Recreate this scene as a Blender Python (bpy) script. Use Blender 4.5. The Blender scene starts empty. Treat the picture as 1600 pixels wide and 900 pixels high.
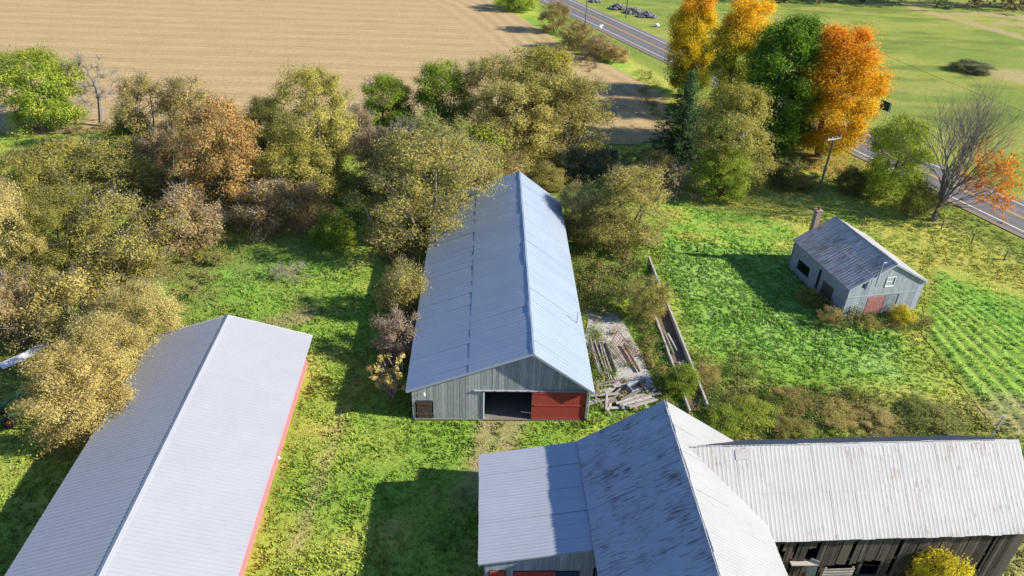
import bpy, bmesh, math, random
import numpy as np
from mathutils import Matrix, Vector

random.seed(7)
RNG = np.random.default_rng(7)
scene = bpy.context.scene
COL = scene.collection

# ------------------------------------------------------------------ camera
CAM_H, PITCH, ROLL, FPX = 38.9065, 0.56253, 0.035234, 1147.379
cam_data = bpy.data.cameras.new("camera")
cam_data.sensor_width = 36.0
cam_data.lens = FPX / 1600.0 * 36.0
cam_data.clip_start = 0.5
cam_data.clip_end = 6000.0
cam = bpy.data.objects.new("camera", cam_data)
COL.objects.link(cam)
fw = Vector((0, math.cos(PITCH), -math.sin(PITCH)))
up0 = Vector((0, math.sin(PITCH), math.cos(PITCH)))
rt0 = Vector((1, 0, 0))
rt = math.cos(ROLL) * rt0 + math.sin(ROLL) * up0
upv = -math.sin(ROLL) * rt0 + math.cos(ROLL) * up0
m = Matrix((rt, upv, -fw)).transposed().to_4x4()
m.translation = Vector((0, 0, CAM_H))
cam.matrix_world = m
scene.camera = cam

# ------------------------------------------------------------------ light
SUN_EL = math.radians(28.5)
SUN_AZ = math.radians(-7.0)            # from +X, counter-clockwise
sun_dir = Vector((math.cos(SUN_EL) * math.cos(SUN_AZ), math.cos(SUN_EL) * math.sin(SUN_AZ), math.sin(SUN_EL)))
world = bpy.data.worlds.new("World")
scene.world = world
world.use_nodes = True
wn = world.node_tree
bg = wn.nodes["Background"]
sky = wn.nodes.new("ShaderNodeTexSky")
sky.sky_type = 'NISHITA'
sky.sun_disc = False
sky.sun_elevation = SUN_EL
sky.sun_rotation = math.pi / 2 - SUN_AZ
sky.altitude = 200
sky.air_density = 1.0
sky.dust_density = 0.1
sky.ozone_density = 2.5
tint = wn.nodes.new("ShaderNodeMix")
tint.data_type, tint.blend_type = 'RGBA', 'MULTIPLY'
tint.inputs[0].default_value = 1.0
tint.inputs[7].default_value = (0.83, 0.97, 1.22, 1)      # white balance of the sky light
wn.links.new(sky.outputs[0], tint.inputs[6])
wn.links.new(tint.outputs[2], bg.inputs[0])
bg.inputs[1].default_value = 0.085
sl = bpy.data.lights.new("sun", 'SUN')
sl.energy = 5.0
sl.angle = math.radians(0.55)
sl.color = (1.0, 0.93, 0.82)
sun = bpy.data.objects.new("sun", sl)
COL.objects.link(sun)
sun.rotation_euler = sun_dir.to_track_quat('Z', 'Y').to_euler()
sun.location = (60, -10, 80)
scene.view_settings.view_transform = 'Standard'
scene.view_settings.look = 'None'
scene.view_settings.gamma = 1.0
scene.view_settings.use_curve_mapping = False
scene.view_settings.exposure = 0.98
scene.render.filter_size = 1.1
scene.cycles.max_bounces = 6
scene.cycles.diffuse_bounces = 3
scene.cycles.transmission_bounces = 4

# ------------------------------------------------------------------ node helpers
class NT:
    def __init__(s, name):
        s.m = bpy.data.materials.new(name)
        s.m.use_nodes = True
        s.t = s.m.node_tree
        s.t.nodes.clear()
        s.out = s.n('ShaderNodeOutputMaterial')

    def n(s, typ, **kw):
        nd = s.t.nodes.new(typ)
        for k, v in kw.items():
            setattr(nd, k, v)
        return nd

    def l(s, a, b):
        s.t.links.new(a, b)

    def val(s, sock, v):
        if hasattr(v, 'is_output') or isinstance(v, bpy.types.NodeSocket):
            s.l(v, sock)
        else:
            if isinstance(v, tuple) and len(v) == 3 and len(getattr(sock, 'default_value', ())) == 4:
                v = v + (1,)
            sock.default_value = v

    def math(s, op, a, b=0.0, c=None):
        nd = s.n('ShaderNodeMath', operation=op)
        s.val(nd.inputs[0], a)
        s.val(nd.inputs[1], b)
        if c is not None:
            s.val(nd.inputs[2], c)
        return nd.outputs[0]

    def vmath(s, op, a, b):
        nd = s.n('ShaderNodeVectorMath', operation=op)
        s.val(nd.inputs[0], a)
        s.val(nd.inputs[1], b)
        return nd.outputs[0]

    def mix(s, f, a, b, mode='MIX'):
        nd = s.n('ShaderNodeMix', data_type='RGBA', blend_type=mode)
        s.val(nd.inputs[0], f)
        s.val(nd.inputs[6], a)
        s.val(nd.inputs[7], b)
        return nd.outputs[2]

    def noise(s, vec, scale, detail=3, rough=0.55):
        nd = s.n('ShaderNodeTexNoise')
        s.l(vec, nd.inputs['Vector'])
        nd.inputs['Scale'].default_value = scale
        nd.inputs['Detail'].default_value = detail
        nd.inputs['Roughness'].default_value = rough
        return nd.outputs['Fac']

    def ramp(s, f, stops):
        nd = s.n('ShaderNodeValToRGB')
        s.val(nd.inputs[0], f)
        el = nd.color_ramp.elements
        while len(el) < len(stops):
            el.new(0.5)
        for e, (p, c) in zip(el, stops):
            e.position = p
            e.color = c + (1,) if len(c) == 3 else c
        return nd.outputs[0]

    def smooth(s, f, lo, hi):
        nd = s.n('ShaderNodeMapRange', interpolation_type='SMOOTHSTEP')
        s.val(nd.inputs[0], f)
        nd.inputs[1].default_value = lo
        nd.inputs[2].default_value = hi
        return nd.outputs[0]

    def scale(s, vec, xyz):
        return s.vmath('MULTIPLY', vec, xyz)

    def bsdf(s, color, rough=0.6, metallic=0.0, spec=0.4, bump=None, bstr=0.3, bdist=0.02):
        p = s.n('ShaderNodeBsdfPrincipled')
        s.val(p.inputs['Base Color'], color)
        s.val(p.inputs['Roughness'], rough)
        s.val(p.inputs['Metallic'], metallic)
        s.val(p.inputs['Specular IOR Level'], spec)
        if bump is not None:
            b = s.n('ShaderNodeBump')
            b.inputs['Strength'].default_value = bstr
            b.inputs['Distance'].default_value = bdist
            s.l(bump, b.inputs['Height'])
            s.l(b.outputs[0], p.inputs['Normal'])
        s.l(p.outputs[0], s.out.inputs[0])
        return s.m

    def objvec(s):
        """object coordinates shifted by the object's own random number"""
        tc = s.n('ShaderNodeTexCoord')
        oi = s.n('ShaderNodeObjectInfo')
        sh = s.math('MULTIPLY', oi.outputs['Random'], 71.3)
        cb = s.n('ShaderNodeCombineXYZ')
        s.l(sh, cb.inputs[0]); s.l(sh, cb.inputs[1]); s.l(sh, cb.inputs[2])
        return s.vmath('ADD', tc.outputs['Object'], cb.outputs[0]), oi.outputs['Random']

    def pos(s):
        return s.n('ShaderNodeNewGeometry').outputs['Position']


def mat_plain(name, c, rough=0.7, metallic=0.0, var=0.25, sc=3.0, spec=0.3):
    k = NT(name)
    v, r = k.objvec()
    f = k.noise(v, sc, 4)
    c2 = k.mix(k.math('MULTIPLY', f, var * 2), tuple(x * (1 + var) for x in c), tuple(x * (1 - var) for x in c))
    c2 = k.mix(k.math('MULTIPLY', r, var), c2, tuple(x * (1 - 0.5 * var) for x in c))
    return k.bsdf(c2, rough, metallic, spec, f, 0.25, 0.01)


def mat_roof(name, base, dark, rough, metallic, streak=None, streak_amt=0.0, streak_scale=(14, 1.6, 1), spots=None, tint_var=0.12, lo=0.60, hi=0.68, spec=0.5):
    """sheet metal: per-sheet tone, cloudy dulling, rust or dirt in streaks that run down the slope"""
    k = NT(name)
    v, r = k.objvec()
    wp = k.pos()
    cloud = k.noise(wp, 0.35, 4, 0.6)
    fine = k.noise(k.scale(v, (6, 1.2, 1)), 1.5, 4, 0.65)
    f = k.math('ADD', k.math('MULTIPLY', cloud, 0.65), k.math('MULTIPLY', fine, 0.45))
    c = k.mix(k.smooth(f, 0.3, 0.75), base, dark)
    c = k.mix(k.math('MULTIPLY', r, tint_var * 2), c, tuple(x * (1 - tint_var * 1.5) for x in dark))
    ro = k.math('ADD', k.math('MULTIPLY', fine, 0.2), rough - 0.1)
    me = metallic
    if streak:
        s1 = k.noise(k.scale(v, streak_scale), 1.0, 5, 0.7)
        area = k.noise(wp, 0.22, 3, 0.6)
        area2 = k.noise(wp, 1.1, 2, 0.5)
        th = k.math('ADD', s1, k.math('ADD', k.math('MULTIPLY', k.math('SUBTRACT', area, 0.5), 0.35), k.math('MULTIPLY', k.math('SUBTRACT', area2, 0.5), 0.25)))
        sm = k.math('MULTIPLY', k.smooth(th, lo, hi), streak_amt)
        tone = k.mix(k.noise(v, 5, 3), streak, tuple(x * 0.55 for x in streak))
        c = k.mix(sm, c, tone)
        me = k.math('MULTIPLY', k.math('SUBTRACT', 1.0, sm), metallic)
        ro = k.math('ADD', ro, k.math('MULTIPLY', sm, 0.25))
    if spots:
        sp = k.smooth(k.noise(v, 9, 2, 0.5), 0.70, 0.76)
        c = k.mix(k.math('MULTIPLY', sp, 0.5), c, spots)
    return k.bsdf(c, ro, me, spec, fine, 0.12, 0.01)


def mat_board(name, c1, c2, grain=(30, 30, 1.2), dark=(0.03, 0.025, 0.02), dark_amt=0.6, rough=0.85):
    k = NT(name)
    v, r = k.objvec()
    g = k.noise(k.scale(v, grain), 1.0, 4, 0.65)
    base = k.mix(r, c1, c2)
    c = k.mix(k.math('MULTIPLY', k.smooth(g, 0.48, 0.75), dark_amt), base, dark)
    lt = k.smooth(k.noise(v, 1.7, 3), 0.5, 0.8)
    c = k.mix(k.math('MULTIPLY', lt, 0.35), c, tuple(min(1, x * 1.6) for x in c2))
    return k.bsdf(c, rough, 0, 0.25, g, 0.5, 0.01)


M = {}
M['galv_blue'] = mat_roof('galvanised_roof', (0.33, 0.39, 0.45), (0.28, 0.34, 0.41), 0.45, 0.3, (0.22, 0.18, 0.14), 0.35, (3, 1.2, 1), lo=0.72, hi=0.9)
M['grey_steel'] = mat_roof('pale_grey_steel_roof', (0.33, 0.34, 0.36), (0.30, 0.31, 0.33), 0.6, 0.0, (0.25, 0.24, 0.23), 0.35, (3, 1.0, 1), tint_var=0.035, lo=0.55, hi=0.9, spec=0.3)
M['old_tin'] = mat_roof('old_tin_shade_blue', (0.34, 0.375, 0.43), (0.28, 0.315, 0.365), 0.6, 0.05, (0.10, 0.065, 0.05), 0.85, (20, 1.0, 1), tint_var=0.06, lo=0.535, hi=0.62)  # blue of the shaded west slope put into the base colour, rust streaks over it
M['white_tin'] = mat_roof('white_tin', (0.465, 0.455, 0.435), (0.395, 0.385, 0.365), 0.65, 0.0, (0.32, 0.17, 0.10), 0.7, (13, 1.4, 1), tint_var=0.05, lo=0.57, hi=0.67, spec=0.25)
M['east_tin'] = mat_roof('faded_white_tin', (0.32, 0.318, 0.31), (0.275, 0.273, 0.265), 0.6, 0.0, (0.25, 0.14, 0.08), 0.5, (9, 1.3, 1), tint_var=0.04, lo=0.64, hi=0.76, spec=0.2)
M['lean_tin'] = mat_roof('lean_to_tin', (0.40, 0.41, 0.44), (0.35, 0.36, 0.39), 0.6, 0.05, (0.20, 0.13, 0.1), 0.4, (8, 1.5, 1), lo=0.72, hi=0.82, tint_var=0.025)
M['rust_tin'] = mat_roof('rusty_tin', (0.66, 0.575, 0.49), (0.53, 0.45, 0.38), 0.6, 0.0, (0.36, 0.235, 0.155), 0.85, (6, 0.9, 1), tint_var=0.22, lo=0.42, hi=0.66)
M['north_tin'] = mat_roof('north_shade_tin', (0.17, 0.175, 0.19), (0.13, 0.135, 0.15), 0.65, 0.0, (0.10, 0.07, 0.05), 0.5, (8, 1.2, 1), lo=0.6, hi=0.75)  # unlit north slope's shade put into the base colour, with rust streaks
M['white_trim'] = mat_plain('white_trim', (0.72, 0.72, 0.72), 0.5, var=0.08)
M['grey_trim'] = mat_plain('grey_trim', (0.30, 0.33, 0.37), 0.55, var=0.15)
M['barn_board'] = mat_board('grey_green_board', (0.27, 0.295, 0.28), (0.42, 0.445, 0.42), dark=(0.12, 0.13, 0.12), dark_amt=0.5)
M['dark_board'] = mat_board('dark_weathered_board', (0.045, 0.036, 0.03), (0.13, 0.105, 0.085), dark_amt=0.7)
M['brown_board'] = mat_board('brown_door_board', (0.085, 0.06, 0.045), (0.13, 0.10, 0.075))
M['red_paint'] = mat_roof('weathered_red_paint', (0.46, 0.075, 0.06), (0.34, 0.055, 0.045), 0.7, 0.0, (0.55, 0.36, 0.30), 0.7, (5, 5, 3), lo=0.62, hi=0.72, tint_var=0.1, spec=0.25)
M['faded_red'] = mat_roof('faded_red_panel', (0.38, 0.15, 0.13), (0.30, 0.12, 0.10), 0.8, 0.0, (0.42, 0.36, 0.33), 0.8, (4, 4, 3), lo=0.5, hi=0.66, spec=0.2)
M['pink_steel'] = mat_plain('faded_red_steel', (0.50, 0.14, 0.15), 0.6, var=0.12)
M['shed_steel'] = mat_board('shed_siding', (0.25, 0.28, 0.31), (0.36, 0.39, 0.415), (26, 26, 1.0), (0.16, 0.13, 0.10), 0.6, 0.55)
M['pale_wall'] = mat_board('pale_grey_wall', (0.20, 0.22, 0.25), (0.27, 0.29, 0.32), (5, 5, 1.1), (0.10, 0.09, 0.085), 0.7, 0.7)
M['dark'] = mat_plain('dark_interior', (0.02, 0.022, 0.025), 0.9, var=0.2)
M['floor'] = mat_plain('barn_floor', (0.16, 0.145, 0.12), 0.9, var=0.25)
M['concrete'] = mat_plain('old_concrete', (0.36, 0.335, 0.295), 0.9, var=0.35, sc=1.4)
M['brick'] = mat_plain('chimney_brick', (0.27, 0.20, 0.15), 0.9, var=0.3, sc=6)
M['old_log'] = mat_board('bleached_wood', (0.22, 0.19, 0.155), (0.48, 0.45, 0.41), (20, 20, 2.0), (0.09, 0.07, 0.055), 0.55)
M['rust_iron'] = mat_plain('rusty_iron', (0.24, 0.075, 0.035), 0.85, var=0.35, sc=5)
M['pole_wood'] = mat_board('pole_wood', (0.12, 0.095, 0.075), (0.17, 0.14, 0.11))
M['green_paint'] = mat_plain('green_machine_paint', (0.03, 0.17, 0.06), 0.5, var=0.3)
M['sign_green'] = mat_plain('sign_panel', (0.012, 0.035, 0.03), 0.5, var=0.15)
M['black'] = mat_plain('black_rubber', (0.02, 0.02, 0.02), 0.6, var=0.2)
M['stone'] = mat_plain('field_stone', (0.15, 0.145, 0.14), 0.9, var=0.35, sc=2)
M['glass'] = mat_plain('dark_glass', (0.02, 0.025, 0.03), 0.08, var=0.1, spec=0.6)
M['navy'] = mat_plain('navy_dark_opening', (0.03, 0.05, 0.11), 0.6, var=0.2)  # holds the darkness of the lean-to's opening as a flat colour
M['bark'] = mat_board('bark', (0.10, 0.085, 0.07), (0.17, 0.145, 0.12), (10, 10, 2))
M['pale_bark'] = mat_board('pale_bark', (0.20, 0.175, 0.15), (0.30, 0.265, 0.23), (10, 10, 2))

# ------------------------------------------------------------------ object helpers
def tag(o, label=None, cat=None, group=None, kind=None):
    if label: o['label'] = label
    if cat: o['category'] = cat
    if group: o['group'] = group
    if kind: o['kind'] = kind
    return o


def empty(name, loc=(0, 0, 0), rz=0.0):
    o = bpy.data.objects.new(name, None)
    o.empty_display_size = 0.3
    o.location = loc
    o.rotation_euler = (0, 0, rz)
    COL.objects.link(o)
    return o


def link(name, me, parent=None, mat=None):
    o = bpy.data.objects.new(name, me)
    COL.objects.link(o)
    if parent is not None:
        o.parent = parent
    if mat is not None and not me.materials:
        me.materials.append(mat)
    return o


class MB:
    """collects shapes for ONE mesh"""
    def __init__(s):
        s.v, s.f = [], []

    def add(s, vs, fs):
        b = len(s.v)
        s.v += [tuple(p) for p in vs]
        s.f += [tuple(b + i for i in f) for f in fs]
        return s

    def box(s, a, b):
        x0, y0, z0 = a; x1, y1, z1 = b
        vs = [(x0, y0, z0), (x1, y0, z0), (x1, y1, z0), (x0, y1, z0), (x0, y0, z1), (x1, y0, z1), (x1, y1, z1), (x0, y1, z1)]
        return s.add(vs, [(0, 3, 2, 1), (4, 5, 6, 7), (0, 1, 5, 4), (1, 2, 6, 5), (2, 3, 7, 6), (3, 0, 4, 7)])

    def hexa(s, lo, hi):
        """prism between two 4-point rings"""
        return s.add(list(lo) + list(hi), [(0, 3, 2, 1), (4, 5, 6, 7), (0, 1, 5, 4), (1, 2, 6, 5), (2, 3, 7, 6), (3, 0, 4, 7)])

    def tube(s, pts, rad, n=6, cap=True):
        pts = [Vector(p) for p in pts]
        rads = rad if isinstance(rad, (list, tuple)) else [rad] * len(pts)
        base = len(s.v)
        for i, p in enumerate(pts):
            d = (pts[min(i + 1, len(pts) - 1)] - pts[max(i - 1, 0)]).normalized()
            a = d.orthogonal().normalized() if abs(d.z) > 0.95 else d.cross(Vector((0, 0, 1))).normalized()
            b = d.cross(a)
            for k in range(n):
                t = 2 * math.pi * k / n
                s.v.append(tuple(p + (a * math.cos(t) + b * math.sin(t)) * rads[i]))
        for i in range(len(pts) - 1):
            for k in range(n):
                k2 = (k + 1) % n
                s.f.append((base + i * n + k, base + i * n + k2, base + (i + 1) * n + k2, base + (i + 1) * n + k))
        if cap:
            s.f.append(tuple(base + k for k in reversed(range(n))))
            s.f.append(tuple(base + (len(pts) - 1) * n + k for k in range(n)))
        return s

    def beam(s, a, b, w, h=None):
        """square bar from a to b"""
        a, b = Vector(a), Vector(b)
        h = h or w
        d = (b - a).normalized()
        x = d.cross(Vector((0, 0, 1)))
        x = Vector((1, 0, 0)) if x.length < 1e-4 else x.normalized()
        y = x.cross(d)
        c = [(-1, -1), (1, -1), (1, 1), (-1, 1)]
        return s.hexa([a + x * i * w / 2 + y * j * h / 2 for i, j in c], [b + x * i * w / 2 + y * j * h / 2 for i, j in c])

    def mesh(s, name, mat=None):
        me = bpy.data.meshes.new(name)
        me.from_pydata(s.v, [], s.f)
        me.update()
        if mat: me.materials.append(mat)
        return me

    def build(s, name, mat, parent=None, smooth=False):
        me = s.mesh(name, mat)
        if smooth:
            me.polygons.foreach_set('use_smooth', [True] * len(me.polygons))
        return link(name, me, parent)


def mesh_np(name, verts, faces, mat=None, col=None, colname='col'):
    """verts (n,3), faces (m,k); optional per-vertex colour"""
    me = bpy.data.meshes.new(name)
    nv, (nf, k) = len(verts), faces.shape
    me.vertices.add(nv)
    me.vertices.foreach_set('co', np.ascontiguousarray(verts, np.float32).ravel())
    me.loops.add(nf * k)
    me.loops.foreach_set('vertex_index', np.ascontiguousarray(faces, np.int32).ravel())
    me.polygons.add(nf)
    me.polygons.foreach_set('loop_start', np.arange(0, nf * k, k, dtype=np.int32))
    if col is not None:
        a = me.attributes.new(colname, 'FLOAT_COLOR', 'POINT')
        c4 = np.ones((nv, 4), np.float32)
        c4[:, :3] = col
        a.data.foreach_set('color', c4.ravel())
    me.update(calc_edges=True)
    if mat: me.materials.append(mat)
    return me


# ------------------------------------------------------------------ value noise for the ground
_tab = RNG.random((256, 256))
def vnoise(x, y, s=1.0, seed=0):
    x = np.asarray(x) / s + seed * 17.3; y = np.asarray(y) / s + seed * 31.7
    xi, yi = np.floor(x).astype(int), np.floor(y).astype(int)
    fx, fy = x - xi, y - yi
    fx = fx * fx * (3 - 2 * fx); fy = fy * fy * (3 - 2 * fy)
    g = lambda i, j: _tab[(xi + i) & 255, (yi + j) & 255]
    return (g(0, 0) * (1 - fx) + g(1, 0) * fx) * (1 - fy) + (g(0, 1) * (1 - fx) + g(1, 1) * fx) * fy
def fbm(x, y, s, seed=0, o=4):
    t, a, n = 0, 0.5, 0
    for i in range(o):
        t = t + a * vnoise(x, y, s / 2 ** i, seed + i); n += a; a *= 0.55
    return t / n
def sstep(v, a, b):
    t = np.clip((v - a) / (b - a), 0, 1)
    return t * t * (3 - 2 * t)
def inpoly(x, y, poly):
    c = np.zeros(np.shape(x), bool)
    n = len(poly)
    for i in range(n):
        x0, y0 = poly[i]; x1, y1 = poly[(i + 1) % n]
        if y0 == y1: continue
        t = ((y0 > y) != (y1 > y)) & (x < (x1 - x0) * (y - y0) / (y1 - y0) + x0)
        c ^= t
    return c
def segdist(x, y, a, b):
    ax, ay = a; bx, by = b
    dx, dy = bx - ax, by - ay
    t = np.clip(((x - ax) * dx + (y - ay) * dy) / (dx * dx + dy * dy), 0, 1)
    return np.hypot(x - ax - t * dx, y - ay - t * dy)

# building frames from survey of the photograph: origin x, y, turn, left and right half widths, length, eave, ridge
BARN = (1.699, 42.306, 0.041, 9.306, 4.741, 32.865, 3.074, 6.684)
SHED_LONG = (-19.972, 3.821, 0.065, 6.338, 6.475, 45.0, 2.542, 4.597)
OLD = (10.959, 13.405, 0.052, 5.17, 4.97, 22.0, 5.223, 8.622)
SMALL = (35.538, 59.254, 0.24, 4.243, 4.195, 9.929, 3.279, 5.583)
WING = (31.133, 33.488, 0.081, 4.042, 20.0, 4.623, 8.118)
def local(fr, x, y):
    c, s = math.cos(fr[2]), math.sin(fr[2])
    dx, dy = np.asarray(x) - fr[0], np.asarray(y) - fr[1]
    return dx * c + dy * s, -dx * s + dy * c
def to_world(fr, u, v):
    c, s = math.cos(fr[2]), math.sin(fr[2])
    return fr[0] + u * c - v * s, fr[1] + u * s + v * c

ROAD_D, ROAD_PH = 89.639, 0.407
RN = np.array([math.cos(ROAD_PH), math.sin(ROAD_PH)]); RT = np.array([-math.sin(ROAD_PH), math.cos(ROAD_PH)])
FIELD = [(-260, 97), (-73, 97.5), (-47, 101), (-20, 106), (2, 101.5), (12.3, 101.5), (21.5, 103.5), (24.4, 110), (25.2, 127.4), (18.6, 141.4), (9.6, 156), (3.0, 175), (-8.5, 203), (-40, 275), (-260, 275)]
PAD = [(6.9, 58.5), (9.5, 58.0), (10.6, 55.5), (11.9, 51), (12.1, 47.5), (11.3, 46), (9.0, 45.6), (8.2, 48), (7.4, 50), (6.8, 53)]

def built_mask(x, y, pad=0.1):
    b = np.zeros(np.shape(x), bool)
    for fr in (BARN, SHED_LONG, OLD, SMALL):
        u, v = local(fr, x, y)
        b |= (u > -fr[3] + 0.3 - pad) & (u < fr[4] - 0.3 + pad) & (v > 0.35 - pad) & (v < fr[5] - 0.3 + pad)
    u, v = local(OLD, x, y)
    b |= (u > -11.3 - pad) & (u < -5) & (v > 14 - pad) & (v < 22.6 + pad)
    u, v = local(WING, x, y)
    b |= (u > -20) & (u < 0.0 + pad) & (abs(v) < 3.75 + pad)
    return b
def road_off(x, y):
    return np.asarray(x) * RN[0] + np.asarray(y) * RN[1] - ROAD_D

def hay_row(x, y):
    """0 on the crest of a green row, 1 in the straw gap; the rows fan out round the small shed"""
    x, y = np.asarray(x), np.asarray(y)
    s = 1.1 * (x - 39.5) / (1 - 0.03 * (np.clip(y, 20, 70) - 48))
    return 0.5 - 0.5 * np.cos((s + 0.9 * (fbm(x, y, 7, 8) - 0.5)) * 2 * math.pi / 1.62)
def hay_mask(x, y):
    x, y = np.asarray(x), np.asarray(y)
    w = fbm(x, y, 4, 14) * 2.2 - .6
    return sstep(x + 0.30 * (y - 50) * (y < 50) + 1.5 * (w - .5), 34.8, 39.5) * (1 - sstep(y + 0.55 * (x - 45) + 2.5 * (w - .5), 65.5, 70)) * sstep(x - 0.5 * (y - 56) * (y > 56), 38.2, 39.5)
G_GREEN, G_LIME, G_STRAW, G_LUSH, G_PALE, G_DRY, G_DIRT = [np.array(c) for c in (
    (0.160, 0.262, 0.042), (0.265, 0.315, 0.060), (0.470, 0.380, 0.140), (0.155, 0.290, 0.052), (0.300, 0.420, 0.160), (0.340, 0.270, 0.130), (0.270, 0.205, 0.135))]
def mixc(a, b, f):
    return a * (1 - f)[..., None] + b * f[..., None]

def ground_colour(x, y):
    """albedo of the turf: where the sward is lush, yellowing, dead or worn to dirt"""
    n1, n2, n3 = fbm(x, y, 9, 1), fbm(x, y, 3, 2), fbm(x, y, 1.2, 3)
    c = np.broadcast_to(G_GREEN, np.shape(x) + (3,)).copy()
    c = mixc(c, G_LIME, 0.9 * sstep(n1 * 0.6 + n2 * 0.4, 0.36, 0.60))
    c = mixc(c, G_STRAW, 0.55 * sstep(n2 * 0.5 + n3 * 0.5, 0.55, 0.75))
    # lush growth between the bunk and the small shed
    lush = sstep(np.asarray(x), 15.0, 17.5) * (1 - sstep(np.asarray(x) - 0.15 * (np.asarray(y) - 55), 33, 38)) * sstep(np.asarray(y) + 0.25 * (np.asarray(x) - 15), 51, 55) * (1 - sstep(np.asarray(y), 71, 76))
    lush = lush * (0.55 + 0.45 * sstep(n2, 0.3, 0.5))
    c = mixc(c, G_LUSH, lush * 0.85)
    c = mixc(c, G_PALE, lush * 0.45 * sstep(n3, 0.5, 0.75))
    # lush strips by the left thicket
    l2 = np.exp(-(((x + 27) / 9) ** 2 + ((y - 64) / 5) ** 2))
    c = mixc(c, G_LUSH, np.clip(l2 * 1.1, 0, 0.9))
    # weedy brown edge behind the white wing
    wd = sstep(np.asarray(x), 15, 19) * (1 - sstep(np.asarray(y) + 0.12 * (np.asarray(x) - 18), 46.5, 50.5)) * (1 - sstep(np.asarray(x), 36, 41)) * sstep(np.asarray(y), 37, 39)
    c = mixc(c, np.array((0.17, 0.15, 0.05)), 0.75 * wd * sstep(n2, 0.28, 0.5))
    # hay field: rows of green between straw gaps
    hay = hay_mask(x, y)
    row = hay_row(x, y)
    hc = mixc(np.broadcast_to(np.array((0.13, 0.29, 0.045)), c.shape), np.array((0.28, 0.29, 0.085)), 0.5 * sstep(row, 0.6, 1.0) * (0.1 + 0.9 * sstep(n2 * .5 + n3 * .5, 0.38, 0.62)))
    hc = mixc(hc, G_LIME, 0.35 * sstep(n1, 0.4, 0.6))
    c = mixc(c, hc, hay)
    # lawn towards the road
    lawn = sstep(np.asarray(y), 70, 74) * sstep(np.asarray(x), 15, 18) * (1 - sstep(road_off(x, y), -11, -9))
    st = 0.5 + 0.5 * np.cos((np.asarray(y) - 0.08 * np.asarray(x)) * 2 * math.pi / 2.6)
    lc = mixc(np.broadcast_to(np.array((0.165, 0.33, 0.05)), c.shape), np.array((0.34, 0.35, 0.08)), np.clip(0.3 * st + 0.9 * sstep(n2 * .6 + n1 * .4, 0.40, 0.62), 0, 1))
    lc = mixc(lc, G_STRAW, 0.5 * sstep(n3, 0.66, 0.8))
    st2 = 0.5 + 0.5 * np.cos((road_off(x, y) + 1.2 * fbm(x, y, 9, 12)) * 2 * math.pi / 1.7)
    gold = sstep(np.asarray(x), 38, 43) * sstep(np.asarray(y), 60, 66)
    lc = mixc(lc, mixc(np.broadcast_to(np.array((0.36, 0.31, 0.075)), c.shape), np.array((0.14, 0.20, 0.04)), st2 * sstep(n2, 0.3, 0.6)), gold * 0.6)
    c = mixc(c, lc, np.maximum(lawn, gold * (1 - sstep(road_off(x, y), -9, -7))) * (1 - hay))
    # beyond the road: cropped meadow, paler, with dry ground at the far right
    far = sstep(road_off(x, y), 4.0, 7.0)
    mc = mixc(np.broadcast_to(np.array((0.15, 0.205, 0.042)), c.shape), np.array((0.215, 0.24, 0.055)), sstep(fbm(x, y * 2.2, 26, 4), 0.35, 0.65))
    mc = mixc(mc, np.array((0.10, 0.15, 0.03)), 0.75 * sstep(fbm(x * 0.6 + y * 0.25, y * 2.6, 7, 5, 5), 0.48, 0.66))
    mc = mixc(mc, np.array((0.29, 0.27, 0.085)), 0.55 * sstep(fbm(x * 0.7, y * 2, 9, 6, 5), 0.55, 0.72))
    dry = np.maximum.reduce([
        1 - sstep(segdist(x, y, (107, 212), (125, 165)), 1.0, 3.0),
        (1 - sstep(segdist(x, y, (120, 203), (150, 196)), 5, 11)) * sstep(fbm(x, y, 7, 9), 0.3, 0.5),
        (1 - sstep(segdist(x, y, (97, 147), (120, 140)), 3, 7)) * sstep(fbm(x, y, 5, 10), 0.3, 0.52)])
    mc = mixc(mc, np.array((0.30, 0.245, 0.13)), np.clip(dry, 0, 0.9))
    mc = mixc(mc, np.array((0.26, 0.20, 0.11)), (1 - sstep(np.abs(np.asarray(y) - 217 - 0.12 * (np.asarray(x) - 100)), 1.5, 4)) * sstep(np.asarray(x), 80, 100) * 0.6)
    c = mixc(c, mc, far)
    # verge near the road
    ro = road_off(x, y)
    vg = sstep(ro, -12, -9) * (1 - sstep(ro, -5, -4.2))
    c = mixc(c, np.array((0.12, 0.16, 0.035)), vg * 0.6)
    # worn tracks and dirt
    dirt = np.maximum.reduce([
        (1 - sstep(segdist(x, y, (0.6, 43.0), (-0.6, 37.5)), 0.45, 1.0)) * 1.0,
        (1 - sstep(segdist(x, y, (-1.3, 43.0), (-2.0, 37.5)), 0.4, 0.9)) * 0.95,
        (1 - sstep(segdist(x, y, (-0.3, 42.8), (-1.6, 35)), 0.9, 2.6)) * 0.5,
        (1 - sstep(segdist(x, y, (-13.0, 30), (-12.4, 52)), 0.15, 0.5)) * 0.5,
        (1 - sstep(segdist(x, y, (-22, 54), (-19, 56)), 0.6, 1.8)) * 0.6,
        (1 - sstep(segdist(x, y, (41, 45), (52, 34)), 1.5, 4.0)) * 0.8,
        (1 - sstep(segdist(x, y, (33.5, 28), (45, 20)), 3, 6.0)) * 0.8])
    c = mixc(c, G_DIRT, np.clip(dirt * (0.4 + 0.8 * n3), 0, 0.95))
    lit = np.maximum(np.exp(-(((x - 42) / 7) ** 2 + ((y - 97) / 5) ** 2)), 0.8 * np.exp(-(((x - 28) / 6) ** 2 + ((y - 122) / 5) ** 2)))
    c = mixc(c, np.array((0.42, 0.24, 0.05)), np.clip(lit, 0, 0.7) * sstep(n3, 0.35, 0.6))
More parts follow.
